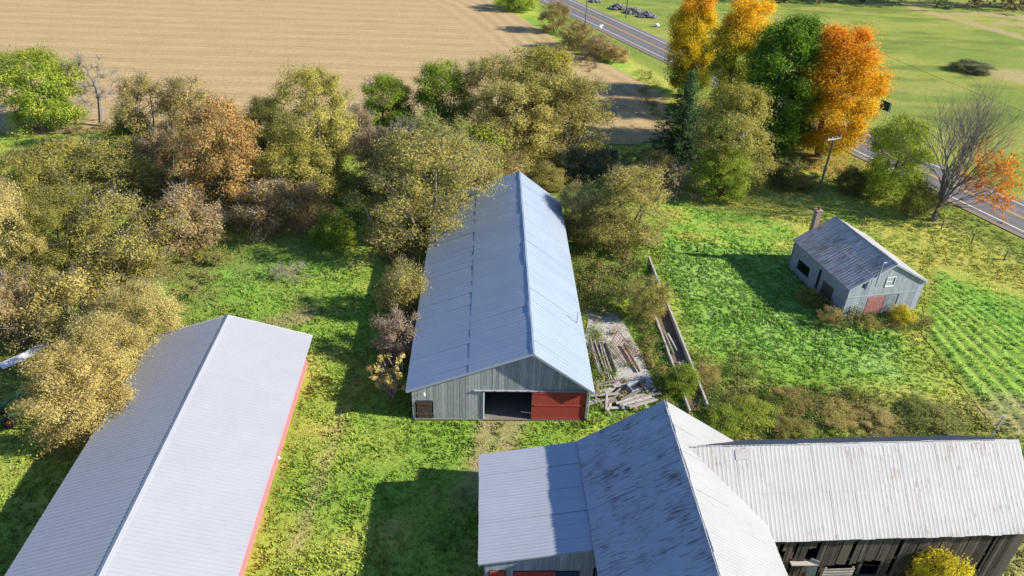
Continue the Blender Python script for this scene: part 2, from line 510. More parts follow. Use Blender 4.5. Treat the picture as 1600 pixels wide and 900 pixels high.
    # leaf litter under the thickets
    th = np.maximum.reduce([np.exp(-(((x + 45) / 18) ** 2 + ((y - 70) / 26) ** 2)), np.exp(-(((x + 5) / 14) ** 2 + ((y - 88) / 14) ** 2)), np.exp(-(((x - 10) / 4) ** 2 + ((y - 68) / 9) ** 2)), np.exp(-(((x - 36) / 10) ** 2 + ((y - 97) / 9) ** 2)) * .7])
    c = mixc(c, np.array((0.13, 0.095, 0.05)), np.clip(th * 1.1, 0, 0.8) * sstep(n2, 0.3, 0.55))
    return np.clip(c * np.array((1.30, 1.30, 1.2)), 0, 0.62)

# ================================================================== SETTING
# ground: fine grid where it is seen, one wide skirt to the horizon
gx = np.arange(-150, 171, 1.0); gy = np.arange(-10, 281, 1.0)
X, Y = np.meshgrid(gx, gy)
hayg = hay_mask(X, Y) > 0.02
sheet = (np.abs(road_off(X, Y)) < 7.5) | inpoly(X, Y, FIELD) | inpoly(X, Y, PAD)
Z = -0.09 * fbm(X, Y, 2.4, 20) - 0.10 * fbm(X, Y, 11, 21)
Z = np.where(sheet, -0.05, Z)
Z = np.where(hayg, np.minimum(Z, -0.08), Z)
edge = (X == gx[0]) | (X == gx[-1]) | (Y == gy[0]) | (Y == gy[-1])
Z[edge] = -0.1
nx, ny = len(gx), len(gy)
verts = np.stack([X, Y, Z], -1).reshape(-1, 3)
idx = np.arange(nx * ny).reshape(ny, nx)
quads = np.stack([idx[:-1, :-1], idx[:-1, 1:], idx[1:, 1:], idx[1:, :-1]], -1).reshape(-1, 4)
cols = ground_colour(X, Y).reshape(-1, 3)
# skirt
ox0, ox1, oy0, oy1 = gx[0], gx[-1], gy[0], gy[-1]
B_ = 3500.0
sk = np.array([(-B_, -B_, -.1), (B_, -B_, -.1), (B_, B_, -.1), (-B_, B_, -.1), (ox0, oy0, -.1), (ox1, oy0, -.1), (ox1, oy1, -.1), (ox0, oy1, -.1)])
b = len(verts)
ci = [idx[0, 0], idx[0, -1], idx[-1, -1], idx[-1, 0]]
skq = np.array([(b, b + 1, ci[1], ci[0]), (b + 1, b + 2, ci[2], ci[1]), (b + 2, b + 3, ci[3], ci[2]), (b + 3, b, ci[0], ci[3])])
verts = np.vstack([verts, sk[:4]])
quads = np.vstack([quads, skq])
cols = np.vstack([cols, np.tile(np.array((0.12, 0.17, 0.04)), (4, 1))])

k = NT('turf')
at = k.n('ShaderNodeAttribute', attribute_name='col')
p = k.pos()
f1 = k.noise(p, 5.0, 5, 0.7)
f4 = k.noise(k.scale(p, (0.5, 1.2, 1)), 0.6, 6, 0.8)
f2 = k.noise(p, 0.8, 4, 0.6)
f3 = k.noise(k.scale(p, (1, 3, 1)), 1.3, 5, 0.75)
c = k.mix(k.smooth(f1, 0.35, 0.7), k.mix(1.0, at.outputs['Color'], (0.75, 0.78, 0.7), 'MULTIPLY'), k.mix(1.0, at.outputs['Color'], (1.3, 1.22, 1.2), 'MULTIPLY'))
c = k.mix(k.math('MULTIPLY', k.smooth(f2, 0.45, 0.7), 0.35), c, k.mix(1.0, at.outputs['Color'], (1.35, 1.05, 0.8), 'MULTIPLY'))
c = k.mix(k.math('MULTIPLY', k.smooth(f3, 0.58, 0.72), 0.4), c, k.mix(1.0, at.outputs['Color'], (0.5, 0.6, 0.5), 'MULTIPLY'))
c = k.mix(k.math('MULTIPLY', k.smooth(f4, 0.53, 0.70), 0.55), c, k.mix(1.0, at.outputs['Color'], (0.45, 0.58, 0.5), 'MULTIPLY'))
hgt = k.math('ADD', f1, f3)
M['turf'] = k.bsdf(c, 0.95, 0, 0.1, hgt, 0.8, 0.15)
tag(link('ground', mesh_np('ground', verts, quads, M['turf'], cols)), kind='structure')

# hay field: its own finely ridged sheet, the cut rows standing up as low windrows
hx, hy = np.arange(35.5, 70, 0.2), np.arange(20, 73, 0.25)
HX, HY = np.meshgrid(hx, hy)
hm = hay_mask(HX, HY)
HZ = -0.06 + 0.10 * hm + hm * (0.12 * (1 - hay_row(HX, HY)) * (0.6 + 0.8 * fbm(HX, HY, 1.5, 15)) + 0.10 * (fbm(HX, HY, 0.6, 16) - 0.5))
hidx = np.arange(HX.size).reshape(HX.shape)
hq = np.stack([hidx[:-1, :-1], hidx[:-1, 1:], hidx[1:, 1:], hidx[1:, :-1]], -1).reshape(-1, 4)
keepq = (hm.reshape(-1)[hq].max(1) > 0.02)
hq = hq[keepq]
used, inv = np.unique(hq, return_inverse=True)
hv = np.stack([HX, HY, HZ], -1).reshape(-1, 3)[used]
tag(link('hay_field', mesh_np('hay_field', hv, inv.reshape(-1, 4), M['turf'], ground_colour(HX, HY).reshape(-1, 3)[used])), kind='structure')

# stubble field: one sheet with straw rows along the drilling direction and a turning headland by the road
def ragged(poly, step=2.0, amp=0.5):
    out = []
    for i in range(len(poly)):
        a, b2 = np.array(poly[i]), np.array(poly[(i + 1) % len(poly)])
        n = max(1, int(np.linalg.norm(b2 - a) / step))
        for j in range(n):
            q = a + (b2 - a) * j / n
            out.append((q[0] + amp * (vnoise(q[0], q[1], 3, 3) - .5) * 2, q[1] + amp * (vnoise(q[0], q[1], 3, 4) - .5) * 2))
    return out
def flat_sheet(name, poly, z, mat):
    bm = bmesh.new()
    f = bm.faces.new([bm.verts.new((x, y, z)) for x, y in poly])
    bmesh.ops.triangulate(bm, faces=[f])
    me = bpy.data.meshes.new(name)
    bm.normal_update()
    if sum(ff.normal.z for ff in bm.faces) < 0:
        bmesh.ops.reverse_faces(bm, faces=bm.faces[:])
    bm.to_mesh(me); bm.free()
    me.materials.append(mat)
    return link(name, me)
k = NT('stubble')
p = k.pos()
wob = k.noise(p, 0.03, 2)
sp = k.n('ShaderNodeSeparateXYZ'); k.l(p, sp.inputs[0])
yy = k.math('ADD', k.math('ADD', sp.outputs[1], k.math('MULTIPLY', sp.outputs[0], -0.02)), k.math('MULTIPLY', wob, 2.5))
rows = k.math('MULTIPLY_ADD', k.math('SINE', k.math('MULTIPLY', yy, 2 * math.pi / 6.1)), 0.5, 0.5)
rows2 = k.math('MULTIPLY_ADD', k.math('SINE', k.math('MULTIPLY', yy, 2 * math.pi / 2.03)), 0.5, 0.5)
hd = k.math('ADD', k.math('MULTIPLY', sp.outputs[0], float(RN[0])), k.math('MULTIPLY', sp.outputs[1], float(RN[1])))
hd = k.math('ADD', hd, k.math('MULTIPLY', wob, 8.0))
head = k.smooth(hd, 56.0, 66.0)
hrow = k.math('MULTIPLY_ADD', k.math('SINE', k.math('MULTIPLY', hd, 2 * math.pi / 3.4)), 0.5, 0.5)
rr = k.math('ADD', k.math('MULTIPLY', rows, 0.65), k.math('MULTIPLY', rows2, 0.35))
mx = k.n('ShaderNodeMix', data_type='FLOAT'); k.l(head, mx.inputs[0]); k.l(rr, mx.inputs[2]); k.l(hrow, mx.inputs[3])
g1 = k.noise(k.scale(p, (0.10, 1.5, 1)), 1.0, 6, 0.78)
g2 = k.noise(k.scale(p, (0.7, 1.3, 1)), 2.2, 6, 0.82)
f = k.math('ADD', k.math('MULTIPLY', mx.outputs[0], 0.13), k.math('ADD', k.math('MULTIPLY', g1, 0.86), k.math('MULTIPLY', k.math('SUBTRACT', g2, 0.5), 1.15)))
c = k.ramp(f, [(0.22, (0.25, 0.17, 0.08)), (0.5, (0.40, 0.288, 0.138)), (0.85, (0.58, 0.44, 0.225))])
blot = k.noise(p, 0.09, 4, 0.6)
c = k.mix(k.math('MULTIPLY', k.smooth(blot, 0.45, 0.75), 0.4), c, (0.38, 0.27, 0.14))
M['stubble'] = k.bsdf(c, 0.95, 0, 0.1, g2, 0.7, 0.1)
tag(flat_sheet('stubble_field', ragged(FIELD), 0.02, M['stubble']), kind='structure')

# road
def strip(name, o0, o1, s0, s1, z, mat, parent=None, n=60):
    vs, fs = [], []
    for i in range(n + 1):
        s = s0 + (s1 - s0) * i / n
        for o in (o0, o1):
            q = RN * (ROAD_D + o) + RT * s
            vs.append((q[0], q[1], z))
    for i in range(n):
        fs.append((2 * i, 2 * i + 1, 2 * i + 3, 2 * i + 2))
    me = bpy.data.meshes.new(name); me.from_pydata(vs, [], fs); me.update(); me.materials.append(mat)
    return link(name, me, parent)
k = NT('asphalt')
p = k.pos()
sp = k.n('ShaderNodeSeparateXYZ'); k.l(p, sp.inputs[0])
off = k.math('ADD', k.math('MULTIPLY', sp.outputs[0], float(RN[0])), k.math('MULTIPLY', sp.outputs[1], float(RN[1])))
wear = k.math('MULTIPLY_ADD', k.math('COSINE', k.math('MULTIPLY', k.math('SUBTRACT', off, ROAD_D + 1.7), 2 * math.pi / 1.7)), 0.5, 0.5)
n1, n2 = k.noise(p, 12, 4, 0.7), k.noise(p, 0.4, 4)
c = k.ramp(k.math('ADD', k.math('MULTIPLY', n1, 0.4), k.math('ADD', k.math('MULTIPLY', n2, 0.4), k.math('MULTIPLY', wear, 0.2))), [(0.25, (0.105, 0.10, 0.10)), (0.75, (0.185, 0.175, 0.17))])
M['asphalt'] = k.bsdf(c, 0.9, 0, 0.25, n1, 0.3, 0.01)
k = NT('gravel')
p = k.pos()
c = k.ramp(k.noise(p, 6, 5, 0.7), [(0.3, (0.15, 0.125, 0.095)), (0.7, (0.27, 0.235, 0.185))])
M['gravel'] = k.bsdf(c, 0.95, 0, 0.1)
M['line_white'] = mat_plain('road_paint_white', (0.62, 0.60, 0.56), 0.7, var=0.15)
M['line_yellow'] = mat_plain('road_paint_yellow', (0.55, 0.29, 0.05), 0.7, var=0.15)
tag(strip('gravel_shoulder', -5.0, 5.0, -70, 420, 0.03, M['gravel']), kind='structure')
road = tag(strip('road', -4.05, 4.05, -70, 420, 0.05, M['asphalt']), kind='structure')
for o in (-3.4, 3.4):
    strip('edge_line', o - 0.08, o + 0.08, -70, 420, 0.056, M['line_white'], road)
for o in (-0.16, 0.16):
    strip('centre_line', o - 0.07, o + 0.07, -70, 420, 0.056, M['line_yellow'], road)
pad = flat_sheet('concrete_pad', ragged(PAD, 0.8, 0.35), 0.03, M['concrete'])
tag(pad, kind='structure')

# ================================================================== GRASS
def leaf_material(name):
    k = NT(name)
    at = k.n('ShaderNodeAttribute', attribute_name='col')
    d = k.n('ShaderNodeBsdfDiffuse'); k.l(at.outputs['Color'], d.inputs[0])
    t = k.n('ShaderNodeBsdfTranslucent'); k.l(at.outputs['Color'], t.inputs[0])
    mxs = k.n('ShaderNodeMixShader'); mxs.inputs[0].default_value = 0.3
    k.l(d.outputs[0], mxs.inputs[1]); k.l(t.outputs[0], mxs.inputs[2]); k.l(mxs.outputs[0], k.out.inputs[0])
    return k.m
M['grass'] = leaf_material('grass_blades')

def in_view(x, y, margin=7.0):
    dep = y * math.cos(PITCH) + CAM_H * math.sin(PITCH)
    half = 800 * dep / FPX
    return (np.abs(x) < half * 1.06 + margin) & (y > 24)

N = 260000
px, py = RNG.uniform(-80, 100, N), RNG.uniform(24, 122, N)
dist = np.sqrt(px ** 2 + py ** 2 + CAM_H ** 2)
keep = in_view(px, py) & (RNG.random(N) < np.clip((52 / dist) ** 1.6, 0, 1)) & ~built_mask(px, py) & ~inpoly(px, py, FIELD) & (road_off(px, py) < -5.0)
trk = np.minimum(segdist(px, py, (0.6, 43.0), (-0.6, 37.5)), segdist(px, py, (-1.3, 43.0), (-2.0, 37.5)))
keep &= (trk > 0.55) | (RNG.random(N) < 0.25)
keep &= ~inpoly(px, py, PAD) | (RNG.random(N) < 0.10)
px, py, dist = px[keep], py[keep], dist[keep]
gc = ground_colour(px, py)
greenness = np.clip((gc[:, 1] - 0.85 * gc[:, 0]) / 0.1, 0, 1)
tuss = fbm(px, py, 1.6, 31)
lushm = sstep(px, 15, 17.5) * (1 - sstep(px, 33, 38)) * sstep(py, 50, 55) * (1 - sstep(py, 71, 76))
weed = sstep(px, 15, 19) * (1 - sstep(py + 0.12 * (px - 18), 46.5, 50.5)) * sstep(py, 37, 39)
hgt = (0.03 + 0.09 * sstep(tuss, 0.35, 0.7)) * (0.5 + 0.6 * greenness) * RNG.uniform(0.6, 1.4, len(px))
hgt *= 1 + 0.25 * lushm + 0.9 * weed
hay = hay_mask(px, py) > 0.5
hrow_ = hay_row(px, py)
hgt = np.where(hay, 0.13 * (1 - 0.97 * sstep(hrow_, 0.4, 0.8)) * RNG.uniform(0.6, 1.2, len(px)), hgt)
hgt = np.where(inpoly(px, py, PAD), hgt * 0.6, hgt)
# tall rank growth along walls
for fr in (BARN, SMALL, OLD):
    u, v = local(fr, px, py)
    du = np.maximum(np.maximum(-fr[3] - u, u - fr[4]), 0); dv = np.maximum(np.maximum(-v + 0.4, v - fr[5]), 0)
    near = np.exp(-(np.hypot(du, dv) / 0.7) ** 2)
    u_door = (fr is BARN) & (np.abs(u + 1.7) < 2.2) & (v < 0.5)
    hgt *= 1 + 1.8 * near * (0.3 + fbm(px, py, 2.5, 44)) * ~u_door
NB = 6
n = len(px)
wid = (0.028 + 0.0007 * dist) * (1 + 0.9 * lushm)
a = RNG.uniform(0, 2 * math.pi, (n, NB)); rad = RNG.uniform(0.0, 0.16, (n, NB)) * (dist / 50)[:, None]
bx = px[:, None] + np.cos(a) * rad; by = py[:, None] + np.sin(a) * rad
bz = np.where(hay, 0.16 * (1 - hrow_) - 0.02, -0.10)[:, None] * np.ones_like(bx)
hh = hgt[:, None] * RNG.uniform(0.55, 1.25, (n, NB)) + 0.06 - 0.06 * hay[:, None]
a2 = a + RNG.uniform(-1, 1, (n, NB)); lean = hh * RNG.uniform(0.15, 0.9, (n, NB))
w = wid[:, None] * RNG.uniform(0.7, 1.5, (n, NB))
a3 = RNG.uniform(0, 2 * math.pi, (n, NB))
P0 = np.stack([bx - np.sin(a3) * w, by + np.cos(a3) * w, bz], -1)
P1 = np.stack([bx + np.sin(a3) * w, by - np.cos(a3) * w, bz], -1)
P2 = np.stack([bx + np.cos(a2) * lean, by + np.sin(a2) * lean, bz + hh], -1)
vv = np.stack([P0, P1, P2], 2).reshape(-1, 3)
bc = gc[:, None, :] * RNG.uniform(0.9, 1.35, (n, NB, 1))
strawm = (RNG.random((n, NB)) < 0.13 * (1 - 0.7 * lushm[:, None]))[..., None]
bc = np.where(strawm, np.array((0.28, 0.23, 0.09)) * RNG.uniform(0.6, 1.2, (n, NB, 1)), bc)
palem = (RNG.random((n, NB)) < 0.22 * lushm[:, None])[..., None]
bc = np.where(palem, G_PALE * RNG.uniform(0.8, 1.3, (n, NB, 1)), bc)
cc = np.repeat(bc.reshape(-1, 3), 3, 0)
ff = np.arange(len(vv)).reshape(-1, 3)
tag(link('grass', mesh_np('grass', vv, ff, M['grass'], cc)), kind='stuff')

# ================================================================== TREES
PAL = {  # leaf albedo: three tones, dark to light, that mix clump by clump and leaf by leaf
    'yellowgreen': ((.085, .13, .02), (.17, .22, .03), (.29, .30, .045)),
    'yellow_lime': ((.12, .16, .02), (.22, .26, .035), (.34, .35, .05)),
    'yellowolive': ((.11, .11, .03), (.20, .185, .05), (.31, .275, .075)),
    'yellowtan': ((.14, .12, .035), (.26, .215, .065), (.36, .30, .10)),
    'olive': ((.095, .095, .022), (.17, .16, .036), (.26, .235, .055)),
    'olivegreen': ((.075, .10, .025), (.14, .155, .04), (.25, .22, .08)),
    'olivetan': ((.13, .118, .030), (.215, .19, .054), (.30, .262, .085)),
    'olivebrown': ((.125, .102, .034), (.205, .165, .056), (.29, .235, .084)),
    'brown': ((.13, .095, .042), (.215, .16, .072), (.30, .23, .105)),
    'tan': ((.15, .10, .034), (.255, .17, .06), (.35, .24, .09)),
    'darkolive': ((.055, .065, .018), (.10, .105, .027), (.16, .155, .04)),
    'green': ((.07, .105, .014), (.13, .175, .022), (.21, .26, .035)),
    'golden': ((.17, .14, .045), (.275, .23, .078), (.36, .305, .12)),
    'goldtan': ((.20, .155, .05), (.315, .25, .085), (.40, .325, .13)),
    'purple': ((.13, .095, .062), (.19, .145, .09), (.25, .195, .12)),
    'twig': ((.14, .11, .085), (.2, .16, .12), (.25, .20, .14)),
    'greygreen': ((.05, .065, .035), (.09, .105, .055), (.15, .15, .08)),
    'spruce': ((.03, .07, .026), (.05, .105, .036), (.09, .16, .055)),
    'yellow': ((.52, .44, .03), (.70, .60, .05), (.82, .74, .10)),
    'greenmaple': ((.045, .085, .012), (.085, .15, .018), (.16, .24, .03)),
    'redmaple': ((.46, .36, .02), (.68, .50, .03), (.80, .60, .05)),
    'orangetop': ((.07, .10, .012), (.13, .155, .02), (.24, .22, .03)),
    'orangemaple': ((.62, .30, .02), (.78, .44, .03), (.85, .58, .06)),
}
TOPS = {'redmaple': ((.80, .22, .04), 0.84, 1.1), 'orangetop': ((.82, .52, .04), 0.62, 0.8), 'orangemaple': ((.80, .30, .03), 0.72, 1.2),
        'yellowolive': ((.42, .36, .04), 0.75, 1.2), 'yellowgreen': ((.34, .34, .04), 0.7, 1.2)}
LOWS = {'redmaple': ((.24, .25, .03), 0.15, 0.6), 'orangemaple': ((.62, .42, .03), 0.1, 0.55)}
def foliage(pal):
    k = NT('leaves_' + pal)
    at = k.n('ShaderNodeAttribute', attribute_name='col')
    sp = k.n('ShaderNodeSeparateColor'); k.l(at.outputs['Color'], sp.inputs[0])
    oi = k.n('ShaderNodeObjectInfo')
    leaf, clump, ht = sp.outputs[0], sp.outputs[1], sp.outputs[2]
    f = k.math('ADD', k.math('MULTIPLY', leaf, 0.45), k.math('MULTIPLY', clump, 0.55))
    f = k.math('ADD', f, k.math('MULTIPLY', k.math('SUBTRACT', oi.outputs['Random'], 0.5), 0.22))
    A, B, C = [tuple(min(0.8, x * (1.0 if pal in ('spruce', 'redmaple', 'orangemaple', 'yellow', 'ember') else 2.0)) for x in t_) for t_ in PAL[pal]]
    c = k.ramp(f, [(0.12, A), (0.5, B), (0.92, C)])
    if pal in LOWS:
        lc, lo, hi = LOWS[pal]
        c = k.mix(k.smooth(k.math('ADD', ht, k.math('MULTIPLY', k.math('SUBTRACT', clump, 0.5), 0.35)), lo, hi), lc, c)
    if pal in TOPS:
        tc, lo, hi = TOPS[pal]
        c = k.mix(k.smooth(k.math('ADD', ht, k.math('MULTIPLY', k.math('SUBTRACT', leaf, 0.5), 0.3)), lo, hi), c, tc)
    d = k.n('ShaderNodeBsdfDiffuse'); k.l(c, d.inputs[0])
    t = k.n('ShaderNodeBsdfTranslucent'); k.l(c, t.inputs[0])
    mxs = k.n('ShaderNodeMixShader'); mxs.inputs[0].default_value = 0.5 if 'maple' in pal or pal in ('orangetop', 'yellow') else 0.48 if pal != 'spruce' else 0.05
    k.l(d.outputs[0], mxs.inputs[1]); k.l(t.outputs[0], mxs.inputs[2]); k.l(mxs.outputs[0], k.out.inputs[0])
    return k.m
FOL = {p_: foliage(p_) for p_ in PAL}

def unit(v):
    return v / np.maximum(np.linalg.norm(v, axis=-1, keepdims=True), 1e-6)

def leaf_cloud(rng, cen, nrm_c, cr, per, leaf, crown_c, h, flat=0.8, aspect=0.55, shell=0.45):
    """diamond leaves scattered through the clumps; returns verts, faces, colour(leaf, clump, height)"""
    nc = len(cen)
    d = unit(rng.normal(size=(nc, per, 3)))
    rr = rng.random((nc, per, 1)) ** shell * (1 + 0.25 * np.clip(rng.normal(size=(nc, per, 1)), -1, 2))
    pos = cen[:, None, :] + d * rr * cr[:, None, None] * np.array((1, 1, flat))
    out = unit(pos - crown_c)
    nrm = unit(0.75 * d + 0.6 * out + 0.75 * rng.normal(size=pos.shape) + np.array((0, 0, 0.25)))
    t = unit(np.cross(nrm, rng.normal(size=pos.shape)))
    bt = np.cross(nrm, t)
    L = leaf * rng.uniform(0.6, 1.35, (nc, per, 1))
    q = np.stack([pos + t * L, pos + bt * L * aspect, pos - t * L, pos - bt * L * aspect], 2).reshape(-1, 3)
    lr = rng.random((nc, per)); cl = np.repeat(rng.random(nc)[:, None], per, 1)
    col = np.stack([lr, cl, np.clip(pos[..., 2] / h, 0, 1)], -1)
    col = np.repeat(col.reshape(-1, 3), 4, 0)
    keepf = np.repeat((pos[..., 2] > 0.03).reshape(-1), 4)
    fidx = np.arange(len(q)).reshape(-1, 4)
    fidx = fidx[keepf.reshape(-1, 4)[:, 0]]
    return q, fidx, col

def crown_centres(rng, n, h, r, base, low, seed, top=1.0):
    """clump centres through an uneven, full-bodied envelope that stays wide low down"""
    lob = rng.uniform(0, 6.28, 6); la = rng.uniform(-0.26, 0.24, 6); lz = rng.uniform(0.1, 0.9, 6)
    zm = 0.42
    u = rng.random(n) ** 0.9
    z = u
    w = np.where(z > zm, np.sqrt(np.clip(1 - np.clip((z - zm) / (1.02 - zm), 0, 1) ** (2.0 + top), 0, 1)), low + (1 - low) * np.sqrt(np.clip(z / zm, 0, 1)))
    th = rng.uniform(0, 6.28, n)
    g = np.ones(n)
    for a_, l_, q_ in zip(la, lob, lz):
        g += a_ * np.clip(np.cos(th - l_), 0, 1) ** 2 * np.exp(-((z - q_) / 0.22) ** 2) * 2.0
    rad = r * w * g * np.sqrt(rng.uniform(0.12, 1.0, n))
    zz = base + (h - base) * z * (1 + 0.06 * rng.normal(size=n))
    return np.stack([np.cos(th) * rad, np.sin(th) * rad, np.minimum(zz, h)], -1)

def limb(mb, a, b_, r0, r1, rng, n=4, sides=5, bow=0.12):
    a, b_ = np.array(a, float), np.array(b_, float)
    L = np.linalg.norm(b_ - a)
    off = rng.normal(size=3) * L * bow
    pts = []
    for i in range(n + 1):
        t = i / n
        pts.append(tuple(a + (b_ - a) * t + off * math.sin(math.pi * t) + np.array((0, 0, 0.10 * L * math.sin(math.pi * t)))))
    mb.tube(pts, [r0 + (r1 - r0) * i / n for i in range(n + 1)], sides, cap=False)
    return pts

def make_tree(kind, seed):
    rng = np.random.default_rng(seed)
    spec = {  # height, radius, crown base, clumps, clump radius, leaves per clump, leaf size, twigs per clump
        'dense_big': (11.5, 4.4, 0.2, 150, 0.95, 315, 0.089, 3),
        'sparse_big': (11.0, 4.5, 0.2, 150, 0.95, 220, 0.083, 7),
        'fine_mid': (8.0, 3.6, 0.1, 125, 0.85, 420, 0.062, 5),
        'dense_mid': (8.0, 3.6, 0.1, 115, 0.85, 304, 0.083, 3),
        'sparse_mid': (7.5, 3.0, 0.1, 90, 0.8, 199, 0.076, 8),
        'maple': (17.0, 5.4, 1.2, 230, 1.25, 273, 0.125, 1),
        'bush': (3.2, 2.2, 0.0, 60, 0.58, 231, 0.066, 3),
        'sparse_bush': (4.2, 2.6, 0.0, 70, 0.66, 189, 0.066, 8),
        'bare_bush': (3.8, 2.1, 0.1, 34, 0.6, 14, 0.100, 16),
        'bare': (9.0, 2.4, 1.5, 44, 0.85, 5, 0.100, 18),
    }[kind]
    h, r, base, nc, cr, per, leaf, tw = spec
    cen = crown_centres(rng, nc, h - cr * 0.5, r - cr * 0.45, base + cr * 0.3, 0.45 if kind == 'maple' else 0.72, seed, top=0.4 if kind == 'maple' else 0.8)
    crs = cr * rng.uniform(0.7, 1.3, nc)
    cc_ = np.array((0, 0, base + (h - base) * 0.42))
    leaves = leaf_cloud(rng, cen, None, crs, per, leaf, cc_, h)
    mb = MB()
    # trunk, limbs, branches to the clumps
    nstem = 1 if kind in ('maple', 'dense_big', 'bare') else 4
    rt0_ = 0.028 * h if nstem == 1 else 0.014 * h
    forks = []
    for s_ in range(nstem):
        ang = 2 * math.pi * s_ / nstem + rng.random()
        f0 = np.array((math.cos(ang) * 0.12, math.sin(ang) * 0.12, -0.15)) if nstem > 1 else np.array((0, 0, -0.15))
        top = np.array((math.cos(ang) * r * 0.35, math.sin(ang) * r * 0.35, h * 0.62)) if nstem > 1 else np.array((rng.normal() * 0.2, rng.normal() * 0.2, h * 0.8))
        pts = limb(mb, f0, top, rt0_, rt0_ * 0.35, rng, 5, 6, 0.05)
        forks += pts[1:]
    forks = np.array(forks)
    order = np.argsort(np.linalg.norm(cen - forks.mean(0), axis=1))
    nodes = [tuple(q) for q in forks]
    for i in order:
        nd = np.array(nodes)
        dd = np.linalg.norm(nd - cen[i], axis=1) + 0.9 * np.maximum(0, nd[:, 2] - cen[i][2] + 0.2)
        j = int(np.argmin(dd))
        pts = limb(mb, nd[j], cen[i], 0.010 * h * 0.6, 0.012, rng, 2, 4, 0.08)
        nodes.append(tuple(cen[i])); nodes.append(pts[1])
        for t in range(tw):
            d = unit(0.8 * unit(cen[i] - cc_) + rng.normal(size=3) * 0.75 + np.array((0, 0, 0.35)))
            e = cen[i] + d * crs[i] * rng.uniform(0.8, 1.45)
            mb.tube([tuple(cen[i]), tuple(e)], [0.016, 0.006], 3, cap=False)
    wood = mb.mesh('trunk_' + kind)
    q, f_, col = leaves
    return wood, mesh_np('crown_' + kind, q, f_, None, col), h, r

def make_conifer(seed):
    rng = np.random.default_rng(seed)
    h, r = 12.0, 3.0
    mb = MB(); mb.tube([(0, 0, -.2), (0, 0, h)], [0.22, 0.03], 7, cap=False)
    cen, sz = [], []
    z = 0.5
    while z < h - 0.3:
        rr = r * (1 - z / h) ** 0.85 * rng.uniform(0.8, 1.12)
        nb = max(4, int(5 + rr * 2.4))
        a0 = rng.random() * 6
        for i in range(nb):
            a_ = a0 + 2 * math.pi * i / nb + rng.normal() * 0.15
            L = rr * rng.uniform(0.75, 1.15)
            mb.tube([(0, 0, z + 0.25), (math.cos(a_) * L, math.sin(a_) * L, z - 0.12 * L)], [0.03, 0.01], 3, cap=False)
            for t in np.arange(0.3, 1.01, 0.45 / max(L, 0.5)):
                cen.append((math.cos(a_) * L * t, math.sin(a_) * L * t, z + 0.2 - 0.32 * L * t)); sz.append(0.42 * (1.1 - 0.5 * t))
        z += 0.42
    cen = np.array(cen); sz = np.array(sz)
    q, f_, col = leaf_cloud(rng, cen, None, sz, 34, 0.10, np.array((0, 0, 4.)), h, flat=0.55, aspect=0.3)
    return mb.mesh('trunk_spruce'), mesh_np('crown_spruce', q, f_, None, col), h, r

VARIANTS = {}
for kd, cnt in (('fine_mid', 2), ('dense_big', 2), ('sparse_big', 2), ('dense_mid', 3), ('sparse_mid', 2), ('maple', 2), ('bush', 3), ('sparse_bush', 3), ('bare_bush', 1), ('bare', 1)):
    VARIANTS[kd] = [make_tree(kd, 100 + 13 * i + len(VARIANTS) * 101) for i in range(cnt)]
VARIANTS['conifer'] = [make_conifer(5)]
for vs_ in VARIANTS.values():
    for wood, leaves_, h_, r_ in vs_:
        wood.materials.append(M['bark']); leaves_.materials.append(FOL['olive'])

